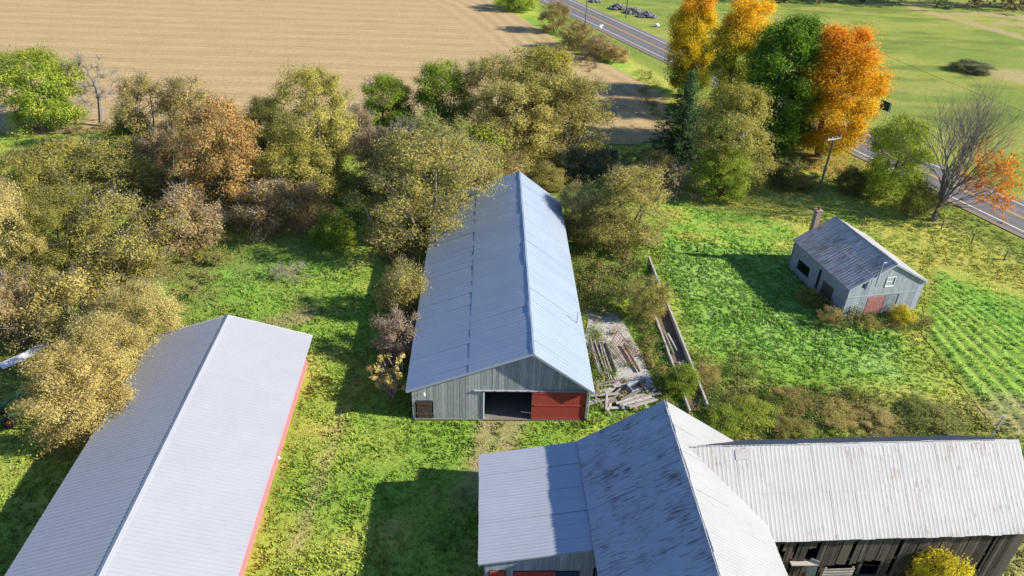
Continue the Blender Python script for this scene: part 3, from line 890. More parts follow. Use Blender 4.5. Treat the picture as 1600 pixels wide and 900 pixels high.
TREES = [
    (-67.44, 100.36, 11.07, 5.29, 'dense_mid', 'yellowgreen', 'tree', 'yellow-green tree standing at the field edge in the far left corner'),
    (-60.68, 101.95, 9.68, 3.14, 'bare', 'twig', 'tree', 'leafless grey tree between two green crowns at the left field edge'),
    (-51.01, 92.54, 6.43, 2.05, 'bush', 'green', 'bush', 'bright green round bush below the brown trees at the far left hedgerow'),
    (-49.06, 92.32, 10.23, 3.07, 'sparse_mid', 'olivebrown', 'tree', 'brown-olive tree first to the right of the bright green round bush'),
    (-43.53, 92.31, 10.27, 3.75, 'sparse_mid', 'olivebrown', 'tree', 'brown-olive broad tree with pale twigs against the stubble field'),
    (-43.01, 83.98, 6.48, 2.53, 'sparse_bush', 'brown', 'bush', 'low brown bush at the edge of the shaded gap in the hedgerow'),
    (-33.64, 78.32, 11.98, 4.04, 'dense_mid', 'tan', 'tree', 'large russet-brown tree hanging over the dark shaded gap'),
    (-33.01, 92.76, 7.68, 2.91, 'dense_mid', 'darkolive', 'tree', 'dark olive tree in the shade behind the large russet-brown tree'),
    (-24.18, 85.46, 14.01, 4.17, 'dense_big', 'yellowolive', 'tree', 'tall yellow-green tree rising above the hedgerow into the stubble field'),
    (-25.16, 78.93, 7.39, 3.77, 'dense_mid', 'yellowolive', 'tree', 'rounded yellow-green tree in front of the tall yellow-green one'),
    (-26.73, 72.95, 5.57, 3.69, 'sparse_bush', 'brown', 'bush', 'tangled brown twiggy bush at the grass edge under a yellow-green tree'),
    (-22.36, 72.32, 5.42, 2.4, 'sparse_bush', 'tan', 'bush', 'tan twiggy bush beside the small bright green bush'),
    (-19.29, 69.44, 3.6, 2.05, 'bush', 'green', 'bush', 'small bright green bush alone at the edge of the shaded grass'),
    (-21.93, 95.46, 6.51, 2.1, 'sparse_mid', 'purple', 'tree', 'thin purple-brown tree between two green crowns of the hedgerow'),
    (-18.43, 101.07, 8.67, 3.67, 'dense_mid', 'green', 'tree', 'green tree with a bare branch to its left against the stubble field'),
    (-22.58, 108.87, 6.15, 1.36, 'bare', 'twig', 'tree', 'slim bare branching tree next to the green tree by the field'),
    (-10.49, 101.53, 10.59, 3.86, 'dense_mid', 'green', 'tree', 'bright green rounded tree half shaded by the taller clump to its right'),
    (-3.8, 100.95, 11.93, 4.43, 'sparse_big', 'olivetan', 'tree', 'tan tall tree at the left of the big clump by the field'),
    (3.66, 100.44, 13.51, 5.29, 'dense_big', 'yellowolive', 'tree', 'tallest tree of the big clump, with a bright yellow-green top'),
    (6.77, 96.3, 10.88, 5.54, 'sparse_big', 'olivetan', 'tree', 'olive-tan tree at the right side of the big clump beside the shaded field'),
    (0.24, 93.36, 10.85, 5.2, 'dense_big', 'olivetan', 'tree', 'olive-tan tree at the front of the big clump'),
    (-16.29, 84.64, 7.22, 3.67, 'sparse_mid', 'brown', 'tree', 'dark brown twiggy tree left of the trees behind the blue-roofed barn'),
    (-10.18, 81.26, 10.74, 4.41, 'dense_mid', 'olivegreen', 'tree', 'tan and green tree behind the far left corner of the blue-roofed barn'),
    (-12.38, 79.57, 9.9, 2.33, 'bare', 'purple', 'tree', 'leafless purplish tree among the crowns behind the blue-roofed barn'),
    (-5.16, 89.44, 6.96, 3.65, 'bush', 'yellowgreen', 'bush', 'coarse bright yellow-green shrub behind the ridge of the blue-roofed barn'),
    (-1.32, 90.9, 6.24, 2.41, 'sparse_bush', 'golden', 'bush', 'golden-yellow leafed shrub in the shade behind the barn ridge'),
    (-3.37, 82.86, 6.2, 3.44, 'sparse_mid', 'olivebrown', 'tree', 'tan tree close behind the far end of the blue-roofed barn'),
    (-9.2, 69.31, 12.62, 5.5, 'sparse_big', 'olivetan', 'tree', 'big feathery tan-green tree overhanging the left eave of the blue-roofed barn'),
    (-12.34, 74.08, 4.24, 3.59, 'sparse_bush', 'olivebrown', 'bush', 'brown undergrowth at the foot of the big overhanging tree'),
    (-9.9, 56.44, 5.4, 2.3, 'sparse_bush', 'olivetan', 'bush', 'yellow-tan leafy shrub against the left wall of the blue-roofed barn'),
    (-9.28, 50.27, 3.9, 2.2, 'sparse_bush', 'purple', 'bush', 'twiggy grey-brown shrub beside the left wall of the blue-roofed barn'),
    (-53.69, 80.0, 6.23, 5.02, 'sparse_mid', 'yellowolive', 'tree', 'broad yellow-olive tree in the left thicket below the far corner tree'),
    (-46.4, 78.73, 6.99, 3.91, 'sparse_mid', 'yellowolive', 'tree', 'yellow-olive tree at the right side of the upper left thicket'),
    (-54.85, 73.93, 7.21, 2.87, 'sparse_mid', 'olive', 'tree', 'dull olive tree at the left picture edge below the corner'),
    (-43.28, 61.09, 8.65, 3.86, 'fine_mid', 'olive', 'tree', 'olive tree with dark hollow at the middle of the left thicket'),
    (-37.87, 60.96, 8.54, 3.48, 'sparse_mid', 'olivetan', 'tree', 'tan-yellow rounded tree at the front of the left thicket'),
    (-34.63, 68.16, 6.11, 3.51, 'sparse_bush', 'brown', 'bush', 'grey-brown twiggy bush between the left thicket and the open grass'),
    (-38.57, 68.34, 3.69, 2.3, 'sparse_bush', 'tan', 'bush', 'pale tan bush tucked beside the grey-brown twiggy bush'),
    (-45.82, 58.41, 10.67, 2.41, 'fine_mid', 'golden', 'tree', 'golden-olive tree cut by the left picture edge above the tangle'),
    (-42.74, 51.1, 5.54, 2.41, 'sparse_bush', 'brown', 'bush', 'brown bush at the left edge above the white metal sheet'),
    (-37.86, 51.6, 6.06, 3.31, 'sparse_bush', 'yellowtan', 'bush', 'yellow-tan bush with pale fallen branches leaning through it'),
    (-42.49, 54.95, 4.49, 2.31, 'sparse_bush', 'olivetan', 'bush', 'olive-tan bush at the left edge behind the fallen branches'),
    (-30.1, 48.73, 6.81, 2.76, 'fine_mid', 'golden', 'tree', 'golden tree leaning over the far left corner of the grey-roofed shed'),
    (-30.85, 43.79, 7.23, 2.57, 'fine_mid', 'golden', 'tree', 'golden-brown tree against the left eave of the grey-roofed shed'),
    (-30.98, 39.52, 6.97, 3.06, 'fine_mid', 'goldtan', 'tree', 'dense golden tree with curled tan leaves nearest the grey-roofed shed'),
    (6.9, 73.14, 6.2, 2.4, 'sparse_mid', 'golden', 'tree', 'yellow-leafed tree beside the far right corner of the blue-roofed barn'),
    (12.27, 72.0, 8.4, 4.2, 'sparse_big', 'olivetan', 'tree', 'feathery tan-olive tree between the barn and the green lawn'),
    (9.2, 71.44, 5.0, 2.51, 'sparse_mid', 'olive', 'tree', 'olive tree shading the strip right of the blue-roofed barn'),
    (12.73, 57.48, 4.16, 1.79, 'sparse_bush', 'olivetan', 'bush', 'small tan-olive bush growing over the concrete bunk'),
    (8.21, 90.53, 3.61, 2.77, 'bush', 'greygreen', 'bush', 'dark grey-green bush at the foot of the big clump'),
    (12.05, 91.14, 3.52, 2.36, 'sparse_bush', 'greygreen', 'bush', 'grey-green bush left of the sunlit patch of grass'),
    (3.95, 86.56, 2.8, 2.67, 'sparse_bush', 'olivetan', 'bush', 'tan scrub behind the far right end of the barn roof'),
    (20.1, 84.58, 4.74, 2.54, 'bare_bush', 'tan', 'bush', 'bare bush with tan leaves in front of the dark conifer'),
    (17.83, 86.48, 5.06, 2.1, 'sparse_bush', 'olivebrown', 'bush', 'brown scrub between the sunlit grass patch and the conifer'),
    (22.52, 96.33, 12.45, 4.72, 'conifer', 'spruce', 'tree', 'dark green spruce in front of the row of maples'),
    (27.07, 87.54, 13.09, 4.25, 'dense_big', 'yellowolive', 'tree', 'feathery olive-yellow tree in front of the green maple'),
    (25.6, 85.13, 6.55, 3.2, 'dense_mid', 'yellowgreen', 'tree', 'lower green tree at the left foot of the feathery olive-yellow tree'),
    (29.29, 126.91, 16.06, 4.44, 'maple', 'redmaple', 'tree', 'yellow maple with a red-orange top, leftmost of the maple row'),
    (34.26, 116.22, 17.51, 4.63, 'maple', 'orangetop', 'tree', 'maple with an orange-yellow top and green lower crown beside the red-topped one'),
    (36.41, 100.92, 18.16, 5.31, 'maple', 'greenmaple', 'tree', 'full green maple standing between two orange maples'),
    (43.4, 100.34, 17.06, 5.45, 'maple', 'orangemaple', 'tree', 'bright orange maple standing beside the road'),
    (46.82, 86.5, 10.03, 3.93, 'dense_mid', 'yellow_lime', 'tree', 'yellow-green tree between the road and the small shed'),
    (43.3, 88.08, 3.2, 2.2, 'sparse_bush', 'darkolive', 'bush', 'dark bush at the left foot of the yellow-green roadside tree'),
    (48.91, 81.53, 4.4, 2.01, 'sparse_bush', 'olive', 'bush', 'small olive bush just left of the bare roadside tree'),
    (35.84, 89.71, 2.33, 3.33, 'sparse_bush', 'darkolive', 'bush', 'shaded low bush below the green maple'),
    (-1.26, 191.66, 5.27, 4.44, 'bush', 'yellowgreen', 'bush', 'yellow-green bush beside the road at the far end of the stubble field'),
    (7.49, 169.41, 6.3, 3.41, 'sparse_mid', 'olivebrown', 'bush', 'tall brown roadside bush, second along the field edge from the far end'),
    (11.96, 155.68, 5.4, 3.69, 'sparse_bush', 'olivebrown', 'bush', 'brown roadside bush behind the near utility pole on the field edge'),
    (15.56, 149.1, 4.28, 3.3, 'sparse_bush', 'brown', 'bush', 'low reddish-brown bush at the near end of the roadside row'),
    (19.09, 146.88, 2.98, 2.26, 'sparse_bush', 'tan', 'bush', 'small tan bush closing the roadside row'),
    (90.24, 149.17, 1.88, 3.56, 'bush', 'greygreen', 'bush', 'low dark green bush alone in the far meadow'),
    (26.0, 28.5, 3.7, 1.45, 'bush', 'yellow', 'bush', 'bright yellow bush in front of the dark board wall'),
    (37.06, 58.2, 1.7, 1.2, 'sparse_bush', 'yellow', 'bush', 'yellow-leafed bush against the front of the small grey shed'),
    (33.63, 57.54, 0.74, 1.17, 'sparse_bush', 'olivetan', 'bush', 'brown weedy bush by the near corner of the small grey shed'),
    (29.98, 57.51, 1.6, 1.1, 'sparse_bush', 'olivebrown', 'bush', 'dry brown weeds along the shaded side of the small grey shed'),
    (29.11, 61.19, 1.6, 1.1, 'sparse_bush', 'olive', 'bush', 'tall olive weeds by the broken opening of the small grey shed'),
    (-22.5, 62.47, 1.44, 1.39, 'bare_bush', 'purple', 'bush', 'dead purplish bush lying in the shaded grass'),
    (14.08, 46.84, 2.41, 1.24, 'bush', 'green', 'bush', 'leafy green bush between the bunk and the white barn roof'),
    (23.11, 46.13, 0.55, 1.48, 'sparse_bush', 'yellowtan', 'bush', 'tan weedy mound beyond the white wing roof, below the lawn'),
    (26.06, 44.27, 0.64, 1.61, 'sparse_bush', 'yellowtan', 'bush', 'yellowish weedy mound just behind the ridge of the white wing'),
    (29.34, 43.89, 0.74, 1.6, 'sparse_bush', 'golden', 'bush', 'golden weedy bush behind the middle of the white wing'),
    (33.37, 44.06, 0.93, 2.14, 'bush', 'olivegreen', 'bush', 'dark leafy bush behind the white wing near the T-topped post'),
    (19.3, 43.86, 0.87, 1.78, 'bush', 'yellowgreen', 'bush', 'green weedy bush at the inner corner behind the white wing'),
    (16.88, 42.97, 0.92, 1.49, 'bush', 'green', 'bush', 'dark green leafy bush touching the white barn roof corner'),
    (16.6, 48.92, 0.68, 1.34, 'sparse_bush', 'yellowtan', 'bush', 'tan weedy clump beside the near end of the bunk wall'),
    (21.89, 42.32, 0.82, 1.3, 'sparse_bush', 'yellowolive', 'bush', 'olive weeds beside the pale patch behind the white wing'),
]
GROUPS = {'tree': 'hedgerow and yard trees in autumn leaf', 'bush': 'bushes and scrub around the farm'}
count = {}
def plant(x, y, h, r, kind, pal, cat, label):
    vs_ = VARIANTS[kind]
    i = count.get(kind, 0); count[kind] = i + 1
    wood, leaves_, h0, r0 = vs_[i % len(vs_)]
    nm = {'tree': {'maple': 'maple_tree', 'conifer': 'spruce_tree', 'bare': 'bare_tree'}.get(kind, 'hedgerow_tree'), 'bush': 'bush'}[cat]
    root = empty(nm, (x, y, -0.05), random.uniform(0, 6.28))
    root.scale = (1.2 * r / r0, 1.2 * r / r0, 1.03 * h / h0)
    tag(root, label, cat, GROUPS[cat])
    t = link('trunk' if cat == 'tree' else 'stems', wood, root)
    c = link('crown' if cat == 'tree' else 'foliage', leaves_, root)
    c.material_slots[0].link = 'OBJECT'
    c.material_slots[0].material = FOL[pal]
    if pal in ('twig', 'purple', 'tan', 'brown') and 'dense' not in kind:
        t.material_slots[0].link = 'OBJECT'
        t.material_slots[0].material = M['pale_bark']
    return root
for row in TREES:
    plant(*row)

# rank undergrowth that fills the thickets: too tangled to count
rng = np.random.default_rng(91)
zones = [((-48, 68), (20, 24), 900, 'a'), ((-3, 92), (15, 9), 420, 'b'), ((-12, 76), (4, 11), 200, 'b'), ((9.5, 71), (4.5, 12), 260, 'c'),
         ((30, 94), (17, 4.5), 300, 'd'), ((23.6, 124), (2.6, 18), 160, 'e'), ((13, 152), (3.0, 14), 120, 'b'), ((-8, 84), (10, 7), 200, 'b'), ((26, 44.6), (11, 3.2), 420, 'e'), ((16.4, 49), (0.7, 8), 60, 'e'), ((7.3, 55), (1.0, 11), 110, 'e'), ((12.7, 52), (0.8, 9), 110, 'e'), ((8.6, 63), (2.6, 6), 150, 'c'), ((31, 58.2), (3.2, 3.0), 60, 'd'), ((37, 58.0), (3.2, 1.2), 40, 'e'), ((18.5, 49), (3.2, 6), 110, 'e'), ((-33, 47), (4, 10), 200, 'a'), ((-35, 100), (40, 3.0), 500, 'b'), ((11, 49), (3.5, 9), 70, 'e'), ((-9.6, 55), (1.2, 12), 60, 'c')]
UC = {'a': ((.20, .17, .05), (.15, .12, .055), (.12, .15, .03)), 'b': ((.15, .115, .055), (.13, .12, .04), (.20, .16, .06)), 'c': ((.17, .14, .055), (.12, .13, .035), (.10, .14, .03)),
      'd': ((.10, .11, .035), (.15, .13, .05), (.16, .19, .045)), 'e': ((.16, .15, .05), (.10, .16, .03), (.22, .175, .065))}
vs_, fs_, cs_ = [], [], []
off_ = 0
for (cx, cy), (sx, sy), n_, key in zones:
    x = cx + sx * rng.uniform(-1, 1, n_); y = cy + sy * rng.uniform(-1, 1, n_)
    ok = (((x - cx) / sx) ** 2 + ((y - cy) / sy) ** 2 < 1.0) & ~built_mask(x, y, 0.5) & (road_off(x, y) < -6.5) & (fbm(x, y, 5, 61) > 0.36) & ~inpoly(x, y - (2.0 if y.max() < 112 else -50), FIELD)
    x, y = x[ok], y[ok]
    zc = rng.uniform(0.0, 1.1 if key != 'e' else 0.25, len(x)) * (1.3 if key in 'ab' else 1)
    per_ = 150 if key == 'e' else 80
    q, f_, c_ = leaf_cloud(rng, np.stack([x, y, zc], -1), None, rng.uniform(.4, .95, len(x)), per_, 0.062 if key == 'e' else 0.092, np.array((cx, cy, -6.)), 3)
    base_ = np.array(UC[key])[rng.integers(0, 3, len(x))]
    cc_ = np.repeat((base_[:, None, :] * rng.uniform(.9, 2.1, (len(x), per_, 1))).reshape(-1, 3), 4, 0)
    vs_.append(q); fs_.append(f_ + off_); cs_.append(cc_); off_ += len(q)
tag(link('undergrowth', mesh_np('undergrowth', np.vstack(vs_), np.vstack(fs_), M['grass'], np.vstack(cs_))), kind='stuff')

print('TRIS', sum(len(me.polygons) * (1 if len(me.polygons) and len(me.polygons[0].vertices) == 3 else 2) for me in bpy.data.meshes))

# ================================================================== BUILDINGS
def frame(fr, name, label, cat):
    o = empty(name, (fr[0], fr[1], 0), fr[2])
    return tag(o, label, cat)


def sheet_mesh(name, w, ln, ribs, rib_h, mat, rib_w=0.05, flat_w=None):
    """ribbed metal sheet: x across, y up the slope, z outward; folded lip at the eave end"""
    prof = [(0, 0)]
    step = w / ribs
    for i in range(ribs):
        c0 = (i + 0.5) * step
        prof += [(c0 - rib_w, 0), (c0 - rib_w * 0.4, rib_h), (c0 + rib_w * 0.4, rib_h), (c0 + rib_w, 0)]
    prof.append((w + 0.01, 0.002))
    mb = MB()
    n = len(prof)
    vs = [(x, 0, z - 0.03) for x, z in prof] + [(x, 0, z) for x, z in prof] + [(x, ln, z) for x, z in prof]
    fs = [(r * n + i, r * n + i + 1, (r + 1) * n + i + 1, (r + 1) * n + i) for r in range(2) for i in range(n - 1)]
    return mb.add(vs, fs).mesh(name, mat)


def roof_slope(roof, side, ue, ze, ur, zr, v0, v1, w, rows, ribs, rib_h, mat, name='roof_sheet', jit=0.004, rib_w=0.05, gap=0.03, fray=0.02, kick=0.0):
    """cover one slope (side -1 left, +1 right) with single sheets, children of the roof"""
    s = Vector((ur - ue, 0, zr - ze)); L = s.length; Yd = s.normalized()
    Xd = Vector((0, -1, 0)) if side < 0 else Vector((0, 1, 0))
    Zd = Xd.cross(Yd)
    n = max(1, round((v1 - v0) / w)); w = (v1 - v0) / n
    ln = L / rows + (0.12 if rows > 1 else 0)
    me = sheet_mesh(name, w, ln, ribs, rib_h, mat, rib_w)
    for r in range(rows):
        for i in range(n):
            o = link(name, me, roof)
            st = v0 + w * i if side > 0 else v0 + w * (i + 1)
            y0 = L * r / rows - (0.04 + random.uniform(0, fray) if r == 0 else random.uniform(0.0, fray))
            p = Vector((ue, st, ze)) + Yd * y0 + Zd * (gap + 0.012 * r + random.uniform(0, jit))
            R = Matrix((Xd, Yd, Zd)).transposed() @ Matrix.Rotation(random.uniform(-jit, jit) * 0.6, 3, 'X') @ Matrix.Rotation(random.uniform(-jit, jit) * 1.5, 3, 'Y')
            mm = R.to_4x4(); mm.translation = p
            o.matrix_local = mm


def roof_deck(parent, fr, mat, th=0.08, v0=0.0, name='roof'):
    Wl, Wr, L, he, hr = fr[3:8]
    mb = MB()
    for ue in (-Wl, Wr):
        a = [(ue, v0, he), (0, v0, hr), (0, L, hr), (ue, L, he)]
        lo = [(x, y, z - th) for x, y, z in a]
        if ue > 0: a, lo = a[::-1], lo[::-1]
        mb.hexa(lo, a)
    return mb.build(name, mat, parent)


def ridge_cap(parent, fr, mat, w=0.2, v0=0.0, lift=0.07, wave=0.0):
    Wl, Wr, L, he, hr = fr[3:8]
    sl_, sr_ = (hr - he) / Wl, (hr - he) / Wr
    n = 40
    mb = MB(); vs = []; fs = []
    for i in range(n + 1):
        v = v0 - 0.03 + (L - v0 + 0.06) * i / n
        j = random.uniform(-wave, wave)
        vs += [(-w, v, hr - sl_ * w + lift + j), (0, v, hr + lift + 0.02), (w, v, hr - sr_ * w + lift + random.uniform(-wave, wave)), (-w, v, hr - sl_ * w + 0.03), (w, v, hr - sr_ * w + 0.03)]
    for i in range(n):
        a, b2 = 5 * i, 5 * i + 5
        fs += [(a, a + 1, b2 + 1, b2), (a + 1, a + 2, b2 + 2, b2 + 1), (a + 3, a, b2, b2 + 3), (a + 2, a + 4, b2 + 4, b2 + 2)]
    return mb.add(vs, fs).build('ridge_cap', mat, parent)


def rake_trim(parent, fr, mat, v, th=0.16, proud=0.03, name='rake_trim'):
    """fascia boards along a gable edge"""
    Wl, Wr, L, he, hr = fr[3:8]
    for ue in (-Wl, Wr):
        a = [(ue, v - proud, he - th), (0, v - proud, hr - th), (0, v - proud, hr + 0.05), (ue, v - proud, he + 0.05)]
        b2 = [(x, y + proud - 0.003, z) for x, y, z in a]
        MB().hexa(a, b2).build(name, mat, parent)


def roof_z(fr, u):
    Wl, Wr, L, he, hr = fr[3:8]
    return hr - (hr - he) * (-u / Wl if u < 0 else u / Wr)


def gable_boards(wall, fr, v, u0, u1, w, mat, openings=(), th=0.03, z0=0.0, name='board', drop=0.1, outward=-1, ragged_=0.0):
    """upright boards closing a gable; openings are (u0, u1, z0, z1)"""
    u = u0
    while u < u1 - 0.02:
        ua, ub = u, min(u + w - 0.012, u1)
        spans = [(z0 - random.uniform(0, 0.05), None)]
        mid = (ua + ub) / 2
        for (a, b2, c, d) in openings:
            if a < mid < b2:
                spans = ([(z0, c)] if c > z0 + 0.05 else []) + [(d, None)]
        for (lo, hi) in spans:
            ta, tb = (roof_z(fr, ua) - drop, roof_z(fr, ub) - drop) if hi is None else (hi, hi)
            if max(ta, tb) - lo < 0.06: continue
            pr = random.uniform(0, 0.012) + th
            y0, y1 = (v - pr, v) if outward < 0 else (v, v + pr)
            lo += random.uniform(0, ragged_)
            lo4 = [(ua, y0, lo), (ub, y0, lo), (ub, y1, lo), (ua, y1, lo)]
            hi4 = [(ua, y0, ta), (ub, y0, tb), (ub, y1, tb), (ua, y1, ta)]
            MB().hexa(lo4, hi4).build(name, mat, wall)
        u += w


def gable_shell(fr, parent, mat, o=0.3, th=0.1, back=True, left=True, right=True, z0=-0.1):
    Wl, Wr, L, he, hr = fr[3:8]
    if left: MB().box((-Wl + o, 0.45, z0), (-Wl + o + th, L - o - 0.15, roof_z(fr, -Wl + o) - 0.09)).build('wall', mat, parent)
    if right: MB().box((Wr - o - th, 0.45, z0), (Wr - o, L - o - 0.15, roof_z(fr, Wr - o) - 0.09)).build('wall', mat, parent)
    if back:
        ring = [(-Wl + o, z0), (Wr - o, z0), (Wr - o, roof_z(fr, Wr - o) - 0.09), (0, hr - 0.09), (-Wl + o, roof_z(fr, -Wl + o) - 0.09)]
        y0, y1 = L - o - 0.1, L - o
        vs = [(u, y0, z) for u, z in ring] + [(u, y1, z) for u, z in ring]
        fs = [(0, 1, 2, 3, 4), (9, 8, 7, 6, 5)] + [(i, (i + 5), (i + 1) % 5 + 5, (i + 1) % 5) for i in range(5)]
        MB().add(vs, fs).build('wall', mat, parent)


# ---- blue-roofed barn in the middle
fr = BARN
Wl, Wr, L, he, hr = fr[3:8]
barn = frame(fr, 'metal_barn', 'long grey board barn with light blue metal roof and half-open red sliding door', 'barn')
roof = roof_deck(barn, fr, M['grey_trim'])
roof_slope(roof, -1, -Wl, he, 0, hr, -0.02, L, 0.92, 2, 2, 0.012, M['galv_blue'], jit=0.006, fray=0.008)
roof_slope(roof, 1, Wr, he, 0, hr, -0.02, L, 0.92, 1, 2, 0.010, M['galv_blue'], jit=0.005)
ridge_cap(roof, fr, M['galv_blue'], 0.16, lift=0.085, wave=0.02)
rake_trim(barn, fr, M['grey_trim'], 0.0)
gable_shell(fr, barn, M['pale_wall'], 0.35)
D0, D1, DZ = -3.5, 4.25, 2.85
gw = MB()
for z in (0.4, 1.6, 2.95): gw.box((-Wl + 0.46, 0.5, z), (D0 - 0.05, 0.56, z + 0.12))
gw.box((D0 - 0.05, 0.5, 2.95), (Wr - 0.5, 0.6, 3.15))
for u in (-8.9, -6.5, -5.0, D0 - 0.12, 0.2): gw.box((u, 0.57, 0), (u + 0.14, 0.70, roof_z(fr, u) - 0.25 if u < 0 else 2.9))
gwall = gw.build('gable_wall', M['barn_board'], barn)
gable_boards(gwall, fr, 0.48, -Wl + 0.35, Wr - 0.35, 0.225, M['barn_board'], [(D0, D1, -0.1, DZ), (-8.66, -7.45, -0.1, 1.82)], z0=0.0)
MB().box((0.15, 0.36, 0.05), (D1 - 0.02, 0.41, DZ - 0.03)).build('sliding_door', M['red_paint'], barn)['label'] = 'weathered red sliding door'
for z_ in (0.12, 1.4, 2.62): MB().box((0.17, 0.335, z_), (D1 - 0.04, 0.358, z_ + 0.13)).build('door_rail', M['red_paint'], barn)
for u_ in (0.2, D1 - 0.22): MB().box((u_, 0.315, 1.38), (u_ + 0.16, 0.333, 1.54)).build('hinge', M['black'], barn)
dt = MB().box((D0 - 0.75, 0.33, DZ - 0.02), (Wr - 0.4, 0.44, DZ + 0.045)).build('door_track', M['lean_tin'], barn)
for u in np.arange(D0, Wr - 0.6, 0.85):
    MB().box((u, 0.30, DZ + 0.0), (u + 0.06, 0.325, DZ + 0.13)).build('track_bracket', M['grey_trim'], dt)
MB().box((D0 - 0.07, 0.38, 0), (D0 + 0.03, 0.60, DZ - 0.03)).build('door_post', M['white_trim'], barn)
MB().box((0.12, 0.415, 0.02), (0.2, 0.50, DZ - 0.03)).build('door_post', M['grey_trim'], barn)
wd = MB()
for i in range(7): wd.box((-8.62 + i * 0.165, 0.40 + random.uniform(0, .01), 0.04), (-8.62 + i * 0.165 + 0.155, 0.44, 1.78))
wd.box((-8.62, 0.375, 0.35), (-7.47, 0.398, 0.5)); wd.box((-8.62, 0.375, 1.4), (-7.47, 0.398, 1.55))
wd.build('plank_door', M['brown_board'], barn)['label'] = 'small brown plank door'
MB().box((-Wl + 0.47, 0.3, -0.02), (Wr - 0.47, L - 0.5, 0.05)).build('floor', M['floor'], barn)
fl = MB().tube([(-8.0, 0.40, 2.62), (-8.0, 0.2, 2.68)], 0.03).tube([(-8.0, 0.22, 2.74), (-8.0, 0.16, 2.55)], [0.07, 0.10], 8).build('floodlight', M['white_trim'], barn)
MB().tube([(Wr - 0.28, 0.3, he - 0.25), (Wr - 0.28, 0.3, 0.1)], 0.05, 8).build('downspout', M['grey_trim'], barn)
MB().tube([(4.25, 8.5, roof_z(fr, 4.25) - 0.1), (4.25, 8.5, 4.7)], 0.045, 8).tube([(4.25, 8.5, roof_z(fr, 4.25) + .02), (4.25, 8.5, roof_z(fr, 4.25) + .14)], [0.16, 0.07], 8).build('vent_pipe', M['grey_trim'], barn)

# ---- long steel shed at the left
fr = SHED_LONG
Wl, Wr, L, he, hr = fr[3:8]
shed = frame(fr, 'steel_shed', 'long pale grey steel-roofed shed with faded red walls at the lower left', 'shed')
roof = roof_deck(shed, fr, M['grey_trim'])
for sd in (-1, 1):
    roof_slope(roof, sd, -Wl if sd < 0 else Wr, he, 0, hr, 0, L, 0.9, 1, 3, 0.018, M['grey_steel'], jit=0.0015, fray=0.004, rib_w=0.06)
ridge_cap(roof, fr, M['grey_steel'], 0.22, lift=0.06, wave=0.0)
rake_trim(shed, fr, M['white_trim'], L + 0.03, 0.14)
gable_shell(fr, shed, M['pink_steel'], 0.6)
pm = sheet_mesh('wall_panel', 0.9, he + 0.25, 3, 0.03, M['pink_steel'])
rw = [o for o in shed.children if o.name.startswith('wall')]
for i in range(48):
    o = link('wall_panel', pm, rw[1])
    mm = Matrix(((0, 0, 1), (1, 0, 0), (0, 1, 0))).to_4x4()
    mm.translation = Vector((Wr - 0.595, 0.55 + i * 0.9, -0.05))
    o.matrix_local = mm
MB().beam((Wr - 0.57, 31.65, 1.9), (Wr + 0.1, 31.65, 2.1), 0.06).tube([(Wr + 0.1, 31.65, 2.12), (Wr + 0.12, 31.65, 1.95)], [0.04, 0.09], 8).build('lamp', M['white_trim'], shed)

# ---- old L-shaped barn in the foreground
fr = OLD
Wl, Wr, L, he, hr = fr[3:8]
old = frame(fr, 'old_barn', 'L-shaped old barn with rust-streaked white tin roofs and dark board walls', 'barn')
roof = roof_deck(old, fr, M['brown_board'])
roof_slope(roof, -1, -Wl, he, 0, hr, 0, L, 0.72, 2, 3, 0.014, M['old_tin'], jit=0.008, rib_w=0.07, fray=0.05)
roof_slope(roof, 1, Wr, he, 0, hr, 0, L, 0.72, 2, 3, 0.014, M['east_tin'], jit=0.006, rib_w=0.07, fray=0.03)
ridge_cap(roof, fr, M['old_tin'], 0.17, lift=0.06, wave=0.015)
rake_trim(old, fr, M['grey_trim'], L + 0.03, 0.14)
gable_shell(fr, old, M['dark_board'], 0.3)
sw = MB().box((-Wl + 0.42, 0.5, 0), (Wr - 0.42, 0.6, he - 0.2)).build('wall', M['dark_board'], old)
gable_boards(sw, fr, 0.48, -Wl + 0.3, Wr - 0.3, 0.3, M['dark_board'])
# wing: frame turned so that its length runs west from the east gable, u < 0 is the south side
wfr = (WING[0], WING[1], WING[2] + math.pi / 2, WING[3], WING[3], 21.5, WING[5], WING[6])
def fmat(f): return Matrix.Translation((f[0], f[1], 0)) @ Matrix.Rotation(f[2], 4, 'Z')
rel = fmat(OLD).inverted() @ fmat(wfr)
def place(o):
    o.matrix_local = rel @ o.matrix_local
    return o
wroof = place(roof_deck(old, wfr, M['brown_board']))
wroof['label'] = 'white corrugated tin roof of the barn wing with rust stains'
roof_slope(wroof, -1, -wfr[3], wfr[6], 0, wfr[7], 0, wfr[5], 0.78, 2, 3, 0.008, M['white_tin'], jit=0.006, rib_w=0.075, fray=0.06)
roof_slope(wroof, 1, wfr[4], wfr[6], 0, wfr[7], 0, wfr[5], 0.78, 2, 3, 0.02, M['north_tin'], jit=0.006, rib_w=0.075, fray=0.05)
ridge_cap(wroof, wfr, M['white_tin'], 0.15, lift=0.06, wave=0.02)
rk = rake_trim
for ue in (-wfr[3], wfr[4]):
    a = [(ue, -0.04, wfr[6] - 0.14), (0, -0.04, wfr[7] - 0.14), (0, -0.04, wfr[7] + 0.05), (ue, -0.04, wfr[6] + 0.05)]
    place(MB().hexa(a, [(x, y + 0.037, z) for x, y, z in a]).build('rake_trim', M['white_trim'], old))
